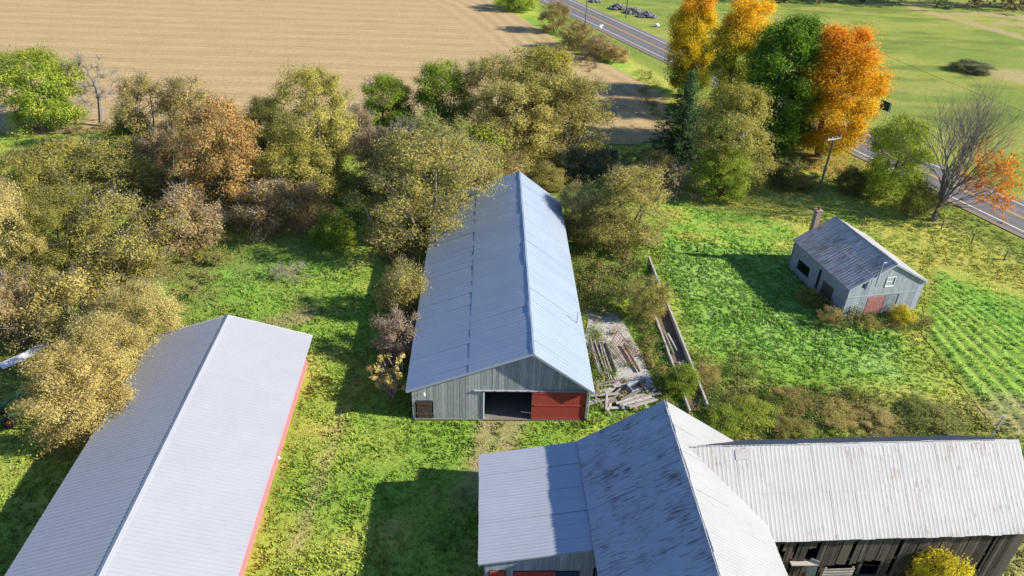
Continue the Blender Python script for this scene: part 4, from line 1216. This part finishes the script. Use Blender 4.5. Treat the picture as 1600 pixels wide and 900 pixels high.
MB().hexa([(-.62, 16.9, roof_z(wfr, -.62) + .04), (-.2, 16.9, roof_z(wfr, -.2) + .04), (-.2, 17.7, roof_z(wfr, -.2) + .04), (-.62, 17.7, roof_z(wfr, -.62) + .04)], [(-.62, 16.9, roof_z(wfr, -.62) + .11), (-.2, 16.9, roof_z(wfr, -.2) + .11), (-.2, 17.7, roof_z(wfr, -.2) + .11), (-.62, 17.7, roof_z(wfr, -.62) + .11)]).build('roof_patch', M['white_tin'], wroof)
ww = MB()
for z in (0.5, 2.2, 3.9): ww.box((-wfr[3] + 0.36, 0.3, z), (-wfr[3] + 0.48, 16.6, z + 0.16))
for v in np.arange(0.4, 16.6, 2.3): ww.box((-wfr[3] + 0.49, v, 0), (-wfr[3] + 0.69, v + 0.2, 4.5))
wall_s = place(ww.build('wall', M['dark_board'], old))
wall_s['label'] = 'dark weathered board wall of the wing with missing boards'
open_ = [(15.9, 14.9, 0.2, 3.3), (13.6, 12.9, 2.0, 3.4), (12.3, 10.3, 0.6, 1.9), (10.1, 8.6, -.1, 2.2), (5.6, 4.2, 1.0, 1.75), (12.95, 12.5, 0.0, 1.8)]
v = 0.3
us = -wfr[3] + 0.3
while v < 16.4:
    wdt = random.uniform(0.18, 0.27)
    top = roof_z(wfr, us) - 0.1
    spans = [(random.uniform(-0.1, 0.08), top)]
    for (b2, a, z0, z1) in open_:
        if a < v + wdt / 2 < b2: spans = ([(0, z0)] if z0 > 0.1 else []) + [(z1 + random.uniform(-.1, .1), top)]
    if random.random() < 0.04: spans = []
    for z0, z1 in spans:
        p0 = random.uniform(0.0, 0.03); sk_ = random.uniform(-0.03, 0.03)
        lo = [(us - p0, v, z0), (us + 0.03 - p0, v, z0), (us + 0.03 - p0, v + wdt - 0.02, z0), (us - p0, v + wdt - 0.02, z0)]
        hi = [(x, y + sk_, z1) for x, y, _ in lo]
        MB().hexa([lo[0], lo[3], lo[2], lo[1]], [hi[0], hi[3], hi[2], hi[1]]).build('board', M['dark_board'], wall_s)
    v += wdt
place(MB().box((wfr[4] - 0.4, 0.3, -0.1), (wfr[4] - 0.3, 17.0, wfr[6] + 0.15)).build('wall', M['dark_board'], old))
eg = place(MB().box((-wfr[3] + 0.6, 0.42, 0.0), (wfr[4] - 0.45, 0.5, wfr[6])).build('wall', M['dark_board'], old))
gable_boards(eg, wfr, 0.36, -wfr[3] + 0.3, wfr[4] - 0.3, 0.26, M['dark_board'])
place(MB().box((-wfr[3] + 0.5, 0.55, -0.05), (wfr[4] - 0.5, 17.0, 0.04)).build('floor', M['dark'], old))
def wing_pt(v, out, z):
    q = fmat(wfr) @ Vector((us - out, v, z))
    return q
# things leaning on the wing wall
gate = empty('slatted_gate', wing_pt(11.3, 0.25, 0)[:], WING[2])
tag(gate, 'pale grey slatted gate leaning on the dark board wall of the wing', 'gate')
for i in range(5): MB().box((-0.95, -0.02, 0.75 + i * 0.24), (0.95, 0.02, 0.75 + i * 0.24 + 0.13)).build('slat', M['old_log'], gate)
for u in (-0.9, 0.78): MB().box((u, 0.023, 0.2), (u + 0.12, 0.06, 1.95)).build('post', M['old_log'], gate)
lb = MB().beam(wing_pt(13.4, 0.9, 0), wing_pt(12.9, 0.06, 2.5), 0.5, 0.05).build('plank', M['old_log'])
tag(lb, 'wide weathered plank leaning on the dark wing wall left of the slatted gate', 'plank')
lb2 = MB().beam(wing_pt(14.4, 0.15, 2.35), wing_pt(12.7, 0.12, 2.25), 0.3, 0.06).build('plank', M['old_log'])
tag(lb2, 'pale plank fixed level across the dark opening of the wing wall', 'plank')

# ---- lean-to on the west side of the old barn
lt = empty('lean_to', (OLD[0], OLD[1], 0), OLD[2])
tag(lt, 'low grey tin-roofed lean-to with red doors on the side of the old barn', 'lean-to')
u0, u1, z0, z1, va, vb = -11.55, -5.05, 3.9, 5.08, 13.65, 22.1
mb = MB(); a = [(u0, va, z0), (u1, va, z1), (u1, vb, z1), (u0, vb, z0)]
lroof = mb.hexa([(x, y, z - 0.08) for x, y, z in a], a).build('roof', M['grey_trim'], lt)
roof_slope(lroof, -1, u0, z0, u1, z1, va, vb, 0.9, 1, 4, 0.016, M['lean_tin'], jit=0.005, rib_w=0.06, fray=0.03)
lfr = (0, 0, 0, 0, 0)
lw = MB().box((u0 + 0.42, va + 0.33, 3.1), (u1 + 0.2, va + 0.40, 3.7)).build('wall', M['grey_trim'], lt)
uu = u0 + 0.35
LD = [(-10.95, -10.05, 2.95, 'red_paint'), (-9.6, -7.15, 2.9, 'red_paint'), (-7.1, -5.85, 2.85, 'navy')]
while uu < u1 - 0.02:
    tz = z0 + (uu + 0.1 - u0) / (u1 - u0) * (z1 - z0) - 0.1
    zb = 0
    for d in LD:
        if d[0] - 0.02 < uu + 0.1 < d[1] + 0.02: zb = d[2] + 0.05
    MB().box((uu, va + 0.29, zb), (uu + 0.19, va + 0.325, tz)).build('board', M['shed_steel'], lw)
    uu += 0.2
for d in LD: MB().box((d[0], va + 0.245, 0.05), (d[1], va + 0.285, d[2])).build('door', M[d[3]], lt)  # navy one stands for a dark opening, its darkness put into the sheet's colour
MB().box((u0 + 0.3, va + 0.45, -0.1), (u0 + 0.4, vb - 0.3, z0 - 0.02)).build('wall', M['shed_steel'], lt)
MB().box((u0 + 0.42, vb - 0.4, -0.1), (u1 + 0.2, vb - 0.3, z0 - 0.02)).build('wall', M['shed_steel'], lt)
MB().box((u0 - 0.03, va - 0.05, z0 - 0.14), (u0 - 0.003, vb + 0.03, z0 + 0.0)).build('fascia', M['grey_trim'], lt)

# ---- small grey shed at the right
fr = SMALL
Wl, Wr, L, he, hr = fr[3:8]
sh = frame(fr, 'small_shed', 'small weathered grey shed with rusty gable roof and rear brick chimney', 'shed')
roof = roof_deck(sh, fr, M['brown_board'])
roof_slope(roof, -1, -Wl, he, 0, hr, 0, L, 0.72, 2, 2, 0.016, M['rust_tin'], jit=0.008, rib_w=0.05, fray=0.05)
roof_slope(roof, 1, Wr, he, 0, hr, 0, L, 0.72, 2, 2, 0.016, M['east_tin'], jit=0.006, rib_w=0.05, fray=0.05)
ridge_cap(roof, fr, M['east_tin'], 0.14, lift=0.05, wave=0.01)
rake_trim(sh, fr, M['grey_trim'], 0.0, 0.14)
gable_shell(fr, sh, M['pale_wall'], 0.14, left=False)
uL = -Wl + 0.14
lw = MB()
segs = [(0.18, 2.2, 0, None), (4.0, 4.5, 0, None), (4.95, 6.3, 0, None), (8.4, L - 0.35, 0, None), (2.2, 4.0, 2.0, None), (6.3, 8.4, 1.9, None), (6.3, 8.4, 0, 0.7), (4.5, 4.95, 2.75, None)]
topz = roof_z(fr, uL) - 0.09
for a, b2, z0_, z1_ in segs: lw.box((uL, a, z0_ - 0.05), (uL + 0.1, b2, topz if z1_ is None else z1_))
lw.build('wall', M['pale_wall'], sh)
MB().box((uL - 0.02, 2.25, 0.0), (uL + 0.03, 3.95, 1.97)).build('plank_door', M['brown_board'], sh)
MB().box((uL + 0.02, 4.5, 0.0), (uL + 0.06, 4.93, 2.7)).build('door', M['dark'], sh)  # dark sheet filling the narrow slit, interior darkness put into its colour
WO = (-0.36, 0.5, 3.2, 4.1)
gw = MB()
for z in (0.3, 2.4): gw.box((-Wl + 0.3, 0.22, z), (Wr - 0.3, 0.28, z + 0.12))
gw2 = gw.build('gable_wall', M['shed_steel'], sh)
gable_boards(gw2, fr, 0.2, -Wl + 0.14, Wr - 0.14, 0.3, M['shed_steel'], [(-0.46, 0.6, 3.08, 4.17), (-3.05, -2.5, 3.2, 3.7), (-1.8, 1.45, -.1, 2.1)], name='board')
MB().box((-Wl + 0.15, 0.125, 2.22), (Wr - 0.15, 0.155, 2.32)).build('trim_board', M['grey_trim'], sh)
wf = MB()
a0, a1, c0, c1 = WO
t_ = 0.05
wf.box((a0 - t_, 0.10, c0 - t_ - .06), (a1 + t_, 0.15, c0)).box((a0 - t_, 0.11, c1), (a1 + t_, 0.15, c1 + t_)).box((a0 - t_, 0.11, c0 + .002), (a0, 0.15, c1 - .002)).box((a1, 0.11, c0 + .002), (a1 + t_, 0.15, c1 - .002)).box((a0 + .002, 0.12, (c0 + c1) / 2 - .04), (a0 + .55, 0.15, (c0 + c1) / 2 + .06))
wdo = wf.build('window', M['white_trim'], sh)
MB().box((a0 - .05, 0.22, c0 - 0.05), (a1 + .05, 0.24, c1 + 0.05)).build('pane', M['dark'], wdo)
MB().box((-3.02, 0.21, 3.15), (-2.48, 0.23, 3.75)).build('window', M['glass'], sh)
MB().box((-1.78, 0.13, 0.0), (0.05, 0.18, 2.08)).build('door', M['faded_red'], sh)['label'] = 'faded red door panel'
MB().box((0.1, 0.12, 0.0), (1.42, 0.17, 2.06)).build('door', M['pale_wall'], sh)
MB().tube([(-1.7, -0.12, 3.5), (-1.7, -0.12, 6.0)], 0.06, 8).tube([(-1.7, -0.12, 6.0), (-1.35, -0.12, 6.0)], 0.07, 8).build('stove_pipe', M['grey_trim'], sh)
ch = MB()
z = 0.0; i = 0
while z < 6.3:
    e = 0.012 * (i % 2)
    ch.box((-2.33 + e, L - 0.12 + e, z), (-1.77 - e, L + 0.44 - e, z + (0.075 if i % 2 == 0 else 0.02)))
    z += 0.075 if i % 2 == 0 else 0.02; i += 1
chim = ch.build('chimney', M['brick'], sh)
MB().box((-2.4, L - 0.19, z + 0.001), (-1.7, L + 0.51, z + 0.14)).build('chimney_cap', M['brick'], chim)
MB().tube([(-2.05, L + 0.16, z + 0.14), (-2.05, L + 0.16, z + 0.5)], 0.12, 8).build('chimney_pot', M['rust_iron'], chim)

# ================================================================== YARD OBJECTS
# concrete feed bunk: two low walls
bunk = empty('feed_bunk', (14.5, 56, 0))
tag(bunk, 'old concrete feed bunk of two long low walls at the lawn edge', 'feed bunk')
def wallseg(parent, a, b_, h, t, name='bunk_wall'):
    a, b_ = np.array(a) - (14.5, 56), np.array(b_) - (14.5, 56)
    d = (b_ - a) / np.linalg.norm(b_ - a); nn_ = np.array((-d[1], d[0])) * t / 2
    n = 14; mb = MB()
    ring = []
    for i in range(n + 1):
        q = a + (b_ - a) * i / n; hh_ = h + random.uniform(-.05, .03)
        ring.append([(q[0] - nn_[0], q[1] - nn_[1], -0.2), (q[0] + nn_[0], q[1] + nn_[1], -0.2), (q[0] + nn_[0], q[1] + nn_[1], hh_), (q[0] - nn_[0], q[1] - nn_[1], hh_)])
    vs = [p_ for r_ in ring for p_ in r_]; fs = []
    for i in range(n):
        for k_ in range(4):
            fs.append((4 * i + k_, 4 * i + (k_ + 1) % 4, 4 * i + 4 + (k_ + 1) % 4, 4 * i + 4 + k_))
    fs += [(3, 2, 1, 0), (4 * n, 4 * n + 1, 4 * n + 2, 4 * n + 3)]
    mb.add(vs, fs).build(name, M['concrete'], parent)
wallseg(bunk, (14.45, 68.2), (15.85, 44.6), 0.55, 0.16)
wallseg(bunk, (13.45, 58.5), (14.35, 44.0), 0.4, 0.15)
fl_ = MB(); fl_.hexa([(-1.0, 2.4, -.1), (0.55, 2.4, -.1), (1.25, -11.6, -.1), (-.15, -11.6, -.1)], [(-1.0, 2.4, .06), (0.55, 2.4, .06), (1.25, -11.6, .06), (-.15, -11.6, .06)])
M['soil'] = mat_plain('bare_soil', (0.14, 0.10, 0.065), 0.95, var=0.4, sc=1.5)
fl_.build('bunk_floor', M['soil'], bunk)

def log(a, b_, w, h, label, group, mat='old_log', name='plank', cat='plank', rnd=False):
    a, b_ = Vector(a), Vector(b_)
    mid = (a + b_) / 2
    mb = MB()
    if rnd: mb.tube([a - mid, (b_ - a) * 0.0 + Vector((0, 0, 0.01)), b_ - mid], [w / 2, w / 2 * 0.93, w / 2 * 0.85], 7)
    else: mb.beam(a - mid, b_ - mid, w, h)
    o = mb.build(name, M[mat]); o.location = mid
    return tag(o, label, cat, group)
for a, b_ in (((14.0, 55.0, .16), (14.35, 51.6, .16)), ((14.3, 54.6, .16), (14.75, 52.0, .16)), ((14.6, 50.4, .16), (14.75, 48.2, .16)), ((14.95, 50.6, .16), (15.05, 48.4, .16)), ((14.35, 49.4, .32), (15.2, 49.7, .32)), ((14.5, 48.3, .16), (14.95, 46.9, .16))):
    log(a, b_, 0.2, 0.2, 'pale round post lying inside the concrete feed bunk', 'round posts lying in the feed bunk', name='wooden_post', cat='post', rnd=True)
random.seed(11)
for i in range(16):
    x = 6.95 + i * 0.11 + random.uniform(-.05, .05); y0 = 52.8 + random.uniform(-.5, .3); y1 = 47.9 + random.uniform(-.5, .9)
    zz = 0.12 + (i % 3) * 0.13
    log((x, y0, zz), (x + 0.55 + random.uniform(-.2, .2), y1, zz + random.uniform(-.03, .05)), random.uniform(.09, .16), 0.1,
        'grey weathered pole in the parallel stack beside the blue-roofed barn', 'stacked poles beside the barn', name='wooden_pole', cat='pole', rnd=i % 2 == 0)
for i in range(34):
    x, y = random.uniform(6.9, 11.6), random.uniform(44.2, 47.4)
    a_ = random.gauss(0.6, 0.7); ln_ = random.uniform(1.0, 2.6)
    zz = 0.1 + 0.05 * (i % 6)
    d = Vector((math.cos(a_), math.sin(a_), random.uniform(-.03, .12))) * ln_ / 2
    log(Vector((x, y, zz)) - d, Vector((x, y, zz)) + d, random.uniform(.12, .3), random.uniform(.04, .1),
        'broken bleached plank in the tumbled heap near the old barn roof', 'tumbled planks by the concrete pad')
for i in range(5):
    x0 = 8.6 + i * 0.25
    log((x0, 44.6 - i * .12, 0.3 + .02 * i), (x0 + 2.4, 45.9 - i * .16, 0.32), 0.22, 0.05, 'long pale plank lying in the row beside the old barn gable', 'long pale planks by the old barn')
log((10.1, 52.6, 0.25), (11.0, 48.9, 0.2), 0.16, 0.12, 'single dark beam lying beside the rusty red gate panel', None, 'brown_board', 'beam', 'beam')
log((7.4, 57.1, 0.3), (8.4, 56.5, 0.35), 0.18, 0.08, 'short pale board on the weeds at the far pad corner', None)
# rusty panel
pn = empty('rusty_panel', (9.55, 51.3, 0), math.radians(-68))
tag(pn, 'rusty red iron gate panel propped up on the concrete pad', 'gate')
fm = MB()
tl = Matrix.Rotation(math.radians(-24), 4, 'X')
W_, H_ = 3.4, 1.5
pt_ = lambda u, w: tuple(tl @ Vector((u, 0, w)))
fm.tube([pt_(-W_ / 2, 0), pt_(-W_ / 2, H_)], .035).tube([pt_(W_ / 2, 0), pt_(W_ / 2, H_)], .035).tube([pt_(-W_ / 2, H_), pt_(W_ / 2, H_)], .035).tube([pt_(-W_ / 2, 0.03), pt_(W_ / 2, 0.03)], .035)
fm.build('gate_frame', M['rust_iron'], pn)
for i in range(1, 7): MB().tube([pt_(-W_ / 2, H_ * i / 7), pt_(W_ / 2, H_ * i / 7)], .022, 5).build('bar', M['rust_iron'], pn)
for i in range(1, 9): MB().tube([pt_(-W_ / 2 + W_ * i / 9, 0), pt_(-W_ / 2 + W_ * i / 9, H_)], .018, 5).build('bar', M['rust_iron'], pn)
MB().tube([pt_(0.5, H_), (0.5, -1.0, 0.02)], .03).build('prop', M['rust_iron'], pn)
# open dark box
bx_ = empty('scrap_box', (10.35, 46.6, 0.05), 0.5)
tag(bx_, 'dark open-topped scrap box on the edge of the concrete pad', 'box')
for a, b_ in (((-.6, -.4, 0), (.6, .4, .04)), ((-.6, -.4, .045), (-.56, .4, .55)), ((.56, -.4, .045), (.6, .4, .5)), ((-.555, -.4, .045), (.555, -.36, .45)), ((-.555, .36, .045), (.555, .4, .6))):
    MB().box(a, b_).build('panel', M['rust_iron'] if a[0] > 0 else M['grey_trim'], bx_)

# white metal sheet and green machine at the left edge
for j, (x, y, rz, tx) in enumerate(((-40.9, 47.5, 1.08, 0.06), (-41.8, 46.6, 1.0, -0.05))):
    me = sheet_mesh('metal_sheet', 0.95, 2.9, 6, 0.02, M['white_trim'])
    o = link('metal_sheet', me); o.location = (x, y, 0.45); o.rotation_euler = (tx, 0.1, rz - math.pi / 2)
    tag(o, ('bent white corrugated metal sheet lying in the brush at the left edge', 'second white metal sheet partly under the first at the left picture edge')[j], 'metal sheet', 'discarded metal sheets')
im = empty('farm_implement', (-37.3, 40.8, 0), 0.9)
tag(im, 'green steel farm implement frame beside the golden tree at the left edge', 'farm machine')
f_ = MB()
f_.beam((-2.6, -.7, .7), (2.6, -.7, .9), .14).beam((-2.6, .7, .7), (2.6, .7, .9), .14)
for u in (-2.4, -1.0, .6, 2.2): f_.beam((u, -.69, .72 + u * .04), (u, .69, .72 + u * .04), .12)
f_.beam((2.5, -.6, .9), (3.9, 0, .6), .12).beam((2.5, .6, .9), (3.9, 0, .6), .12)
f_.build('frame', M['green_paint'], im)
MB().beam((-2.2, 0, .8), (1.6, 0, 2.0), .12).beam((1.6, 0, 1.99), (1.9, 0, .95), .1).build('boom', M['green_paint'], im)
for s_ in (-1, 1):
    w_ = MB().tube([(-.4, s_ * .85, .5), (-.4, s_ * 1.1, .5)], .5, 14).build('wheel', M['black'], im)
    MB().tube([(-.4, s_ * 1.101, .5), (-.4, s_ * 1.13, .5)], .25, 12).build('rim', M['rust_iron'], w_)
# pale fallen branches in the thicket
random.seed(5)
for i, (x, y, z_, a_, ln_) in enumerate(((-39.6, 53.4, 2.6, -0.75, 5.0), (-38.9, 53.9, 2.3, -0.62, 4.5), (-39.9, 52.6, 2.2, -0.85, 4.2), (-38.0, 52.9, 2.6, -0.5, 3.8))):
    mb = MB(); d = Vector((math.cos(a_), math.sin(a_), -0.25))
    mb.tube([(0, 0, 0), tuple(d * ln_ * .5 + Vector((0, 0, .25))), tuple(d * ln_)], [.025, .05, .08], 6)
    for t in range(12):
        q = d * ln_ * random.uniform(0.02, .75); e = q + Vector((random.uniform(-1.2, .1), random.uniform(-.3, .9), random.uniform(-.1, .7)))
        mb.tube([tuple(q), tuple(e)], [.02, .008], 4)
    o = mb.build('fallen_branch', M['old_log']); o.location = (x, y, z_)
    tag(o, 'pale dead branch leaning down through the yellow-tan bush in the left thicket', 'branch', 'dead branches in the left thicket')

# sumac beside the barn wall: stems ending in clusters of curled leaves
sm = empty('sumac_bush', (-9.4, 45.2, 0))
tag(sm, 'sumac with bare stems and golden leaf clusters at the front barn corner', 'bush', GROUPS['bush'])
rng = np.random.default_rng(3); mb = MB(); tips = []
for i in range(26):
    a_ = rng.uniform(0, 6.28); r_ = rng.uniform(.4, 1.7); t_ = np.array((math.cos(a_) * r_, math.sin(a_) * r_ * .9, rng.uniform(1.2, 3.6)))
    limb(mb, (rng.normal() * .2, rng.normal() * .2, -.1), t_, .045, .02, rng, 3, 5, .08); tips.append(t_)
tips = np.array(tips)
mb.build('stems', M['pale_bark'], sm)
q, f2_, cl_ = leaf_cloud(rng, tips, None, np.full(len(tips), .3), 34, .13, np.array((0, 0, 1.)), 3.6, aspect=.4)
link('foliage', mesh_np('foliage_sumac', q, f2_, FOL['goldtan'], cl_), sm)

# bare roadside tree with the last orange leaves
bt = empty('bare_tree', (50.7, 80.4, -.1), .4)
bt.scale = (1.4, 1.4, 1.42)
tag(bt, 'spreading grey leafless tree by the road with orange leaves on its right side', 'tree', GROUPS['tree'])
rng = np.random.default_rng(21); mb = MB()
ends = []
def grow(a, d, ln_, r_, lev):
    n = 3; p_ = np.array(a); pts = [tuple(p_)]
    for i in range(n):
        d = unit(d + rng.normal(size=3) * .10 + np.array((0, 0, .03)))
        p_ = p_ + d * ln_ / n; pts.append(tuple(p_))
    mb.tube(pts, [r_ * (1 - .16 * i) for i in range(n + 1)], 6 if lev < 2 else (4 if lev < 4 else 3), cap=False)
    if lev >= 6: ends.append(p_); return
    kids = (7, 4, 4, 3, 3, 3)[lev]
    for k_ in range(kids):
        t = unit(rng.normal(size=3)); t -= d * (t @ d); t = unit(t)
        sp_ = (.6, .45, .45, .45, .5, .5)[lev] * rng.uniform(.6, 1.25)
        start = np.array(pts[-1] if k_ < 2 else pts[-2])
        grow(start, unit(d + t * sp_ + np.array((0, 0, .04))), ln_ * rng.uniform(.62, .90) if lev else ln_ * 1.5, r_ * .50, lev + 1)
grow((0, 0, -.1), np.array((.03, 0, 1.)), 2.0, .26, 0)
n_main = len(ends)
for i in range(6):
    aa = -.4 + rng.uniform(-.7, .7)
    grow((0, 0, rng.uniform(1.2, 2.0)), unit(np.array((math.cos(aa), math.sin(aa), .12 + .22 * rng.random()))), rng.uniform(1.5, 2.6), .05, 2)
M['roadside_bark'] = mat_board('roadside_bark', (0.13, 0.105, 0.085), (0.21, 0.175, 0.145), (10, 10, 2))
mb.build('trunk', M['roadside_bark'], bt)
ends = np.array(ends)
ca, sa = math.cos(.4), math.sin(.4)
wx = ends[:, 0] * ca - ends[:, 1] * sa; wy = ends[:, 0] * sa + ends[:, 1] * ca
sel = np.vstack([ends[n_main:][rng.random(len(ends) - n_main) < .45], ends[:n_main][(wx[:n_main] > 4.2) & (ends[:n_main, 2] < 6) & (rng.random(n_main) < .5)]])
q, f2_, cl_ = leaf_cloud(rng, sel, None, np.full(len(sel), .35), 12, .10, np.array((0, 0, 4.)), 11)
PAL['ember'] = ((.50, .17, .02), (.68, .28, .03), (.78, .40, .05)); FOL['ember'] = foliage('ember')
link('crown', mesh_np('crown_bare', q, f2_, FOL['ember'], cl_), bt)

# ================================================================== ROADSIDE
def rpt(o, s): q = RN * (ROAD_D + o) + RT * s; return Vector((q[0], q[1], 0))
def pole(loc, h, label, arm=True, lean=0.0):
    o = empty('utility_pole', loc, ROAD_PH)
    tag(o, label, 'utility pole', 'wooden utility poles along the road')
    MB().tube([(0, 0, -.3), (lean, 0, h)], [.16, .11], 9).build('pole', M['pole_wood'], o)
    if arm:
        MB().box((-1.1 + lean, -.17, h - .35), (1.1 + lean, -.05, h - .2)).build('crossarm', M['old_log'], o)
        for u in (-1.0, -.4, .4, 1.0): MB().tube([(u + lean, -.11, h - .2), (u + lean, -.11, h + .02)], [.05, .035], 7).build('insulator', M['white_trim'], o)
    return o
pole((39.1, 87.5, 0), 7.5, 'near wooden utility pole with crossarm beside the orange maple', lean=.1)
pole((14.6, 174.5, 0), 6.5, 'far utility pole behind the brown roadside bushes')
pole((25.46, 187.4, 0), 9.0, 'far utility pole beside the grey stone heaps')
pole(tuple(rpt(7.9, 92)), 11.5, 'tall pole across the road with its top showing behind the orange maple')
def wire(a, b_, sag, label):
    a, b_ = Vector(a), Vector(b_)
    pts = [a.lerp(b_, i / 24) - Vector((0, 0, sag * 4 * (i / 24) * (1 - i / 24))) for i in range(25)]
    o = MB().tube([p_ - a for p_ in pts], .016, 4).build('power_line', M['black']); o.location = a
    tag(o, label, 'wire', 'wires strung along the road')
q1, q2, q3 = Vector((25.46, 187.4, 8.9)), rpt(7.9, 92) + Vector((0, 0, 11.2)), rpt(7.9, 15) + Vector((0, 0, 9))
wire(q1, q2, 1.0, 'thin dark wire crossing the meadow between the far poles')
wire(q2, q3, 1.0, 'thin dark wire over the meadow to the right of the orange maple')
# signs
sg = empty('roadside_sign', (59.8, 118.2, 0), ROAD_PH + math.pi / 2)
tag(sg, 'dark green rectangular sign board on two posts in the meadow across the road', 'sign')
MB().box((-1.05, -.04, 1.25), (1.05, .04, 2.7)).build('panel', M['sign_green'], sg)
for u in (-1.0, .9): MB().box((u, .043, -.2), (u + .1, .14, 2.75)).build('post', M['old_log'], sg)
ys = empty('traffic_sign', (17.6, 167.5, 0), .3)
tag(ys, 'small pale triangular road sign on a post at the road edge', 'sign')
MB().tube([(0, 0, -.2), (0, 0, 2.3)], .035, 6).build('post', M['grey_trim'], ys)
MB().add([(-.5, -.06, 2.4), (.5, -.06, 2.4), (0, -.06, 1.5), (-.5, -.04, 2.4), (.5, -.04, 2.4), (0, -.04, 1.5)], [(0, 2, 1), (3, 4, 5), (0, 1, 4, 3), (1, 2, 5, 4), (2, 0, 3, 5)]).build('panel', M['white_trim'], ys)
# stone heaps and a pale stone across the road
def stone_heap(loc, n, w, label, cat='stone heap', name='stone_heap', mat='stone', group='stone heaps across the road'):
    rng = np.random.default_rng(int(abs(loc[0]) * 100)); bm = bmesh.new()
    for i in range(n):
        a_, r_ = rng.uniform(0, 6.28), w * rng.random() ** .6
        s_ = rng.uniform(.25, .6)
        mm = Matrix.Translation((math.cos(a_) * r_, math.sin(a_) * r_ * .7, max(.05, (1 - r_ / w) * w * .45))) @ Matrix.Rotation(rng.uniform(0, 6), 4, 'Z') @ Matrix.Diagonal((s_ * 1.2, s_, s_ * .75, 1))
        g_ = bmesh.ops.create_icosphere(bm, subdivisions=1, radius=1, matrix=mm)
        for v_ in g_['verts']: v_.co += Vector(rng.normal(size=3) * .05)
    me = bpy.data.meshes.new(name); bm.to_mesh(me); bm.free(); me.materials.append(M[mat])
    o = link(name, me); o.location = loc
    return tag(o, label, cat, group)
stone_heap((24.6, 197.3, 0), 70, 2.3, 'grey stone heap farthest up the road behind the pole')
stone_heap((28.2, 193.0, 0), 80, 2.6, 'pale grey stone heap in the middle of the row by the pole')
stone_heap((30.9, 189.0, 0), 80, 2.4, 'darker grey stone heap at the right end of the row')
stone_heap((19.3, 204.8, 0), 30, 1.5, 'small stone heap at the top edge beside the road')
bm = bmesh.new(); bmesh.ops.create_icosphere(bm, subdivisions=2, radius=.55, matrix=Matrix.Diagonal((1.2, .8, .7, 1)))
for v_ in bm.verts: v_.co += Vector((random.uniform(-.05, .05), random.uniform(-.05, .05), random.uniform(-.04, .04)))
me = bpy.data.meshes.new('white_stone'); bm.to_mesh(me); bm.free(); me.materials.append(M['white_trim'])
o = link('white_stone', me); o.location = (31.7, 178.9, .3); tag(o, 'single small white stone on the grass across the road', 'stone')
# wire fence by the road and T-topped post
fe = empty('wire_fence', (52.4, 74.9, 0), 0)
tag(fe, 'low wire fence on grey wooden posts between the lawn and the road', 'fence')
fpts = [(48.4, 82.5), (50.6, 78.3), (52.4, 74.9), (54.1, 71.2), (55.8, 67.5), (57.5, 63.8), (59.2, 60.1), (60.9, 56.4)]
rel_ = [Vector((a - 52.4, b_ - 74.9, 0)) for a, b_ in fpts]
for p_ in rel_: MB().tube([p_ - Vector((0, 0, .2)), p_ + Vector((random.uniform(-.1, .1), 0, 1.15))], [.08, .07], 6).build('post', M['pole_wood'], fe)
for z_ in (.45, .75, 1.05): MB().tube([p_ + Vector((0, 0, z_)) for p_ in rel_], .012, 4).build('wire', M['grey_trim'], fe)
tp = empty('yard_post', (37.4, 42.6, 0), .2)
tag(tp, 'slender grey T-topped post leaning behind the white wing roof', 'post')
MB().tube([(0, 0, -.2), (.25, 0, 2.1)], .05, 7).build('post', M['grey_trim'], tp)
MB().beam((.0, 0, 2.12), (.52, 0, 2.06), .07).build('crossbar', M['grey_trim'], tp)

# ================================================================== FAR WOOD
# one mass of trees at the far side of the meadow
rng = np.random.default_rng(77)
cen = []
for x in np.arange(60, 250, 3.0):
    y = 213.2 + 0.02 * (x - 100) + rng.normal() * 1.2
    for _ in range(9): cen.append((x + rng.normal() * 1.2, y + 3 + rng.normal() * 2.5, rng.uniform(.8, 12)))
cen = np.array(cen)
q, f2_, cl_ = leaf_cloud(rng, cen, None, np.full(len(cen), 1.7), 40, .42, np.array((150., 250., 3.)), 12)
PAL['woods'] = ((.05, .05, .022), (.105, .09, .04), (.21, .16, .06)); FOL['woods'] = foliage('woods')
tag(link('far_wood', mesh_np('far_wood', q, f2_, FOL['woods'], cl_)), 'autumn wood in one mass at the far edge of the meadow', 'wood', kind='stuff')
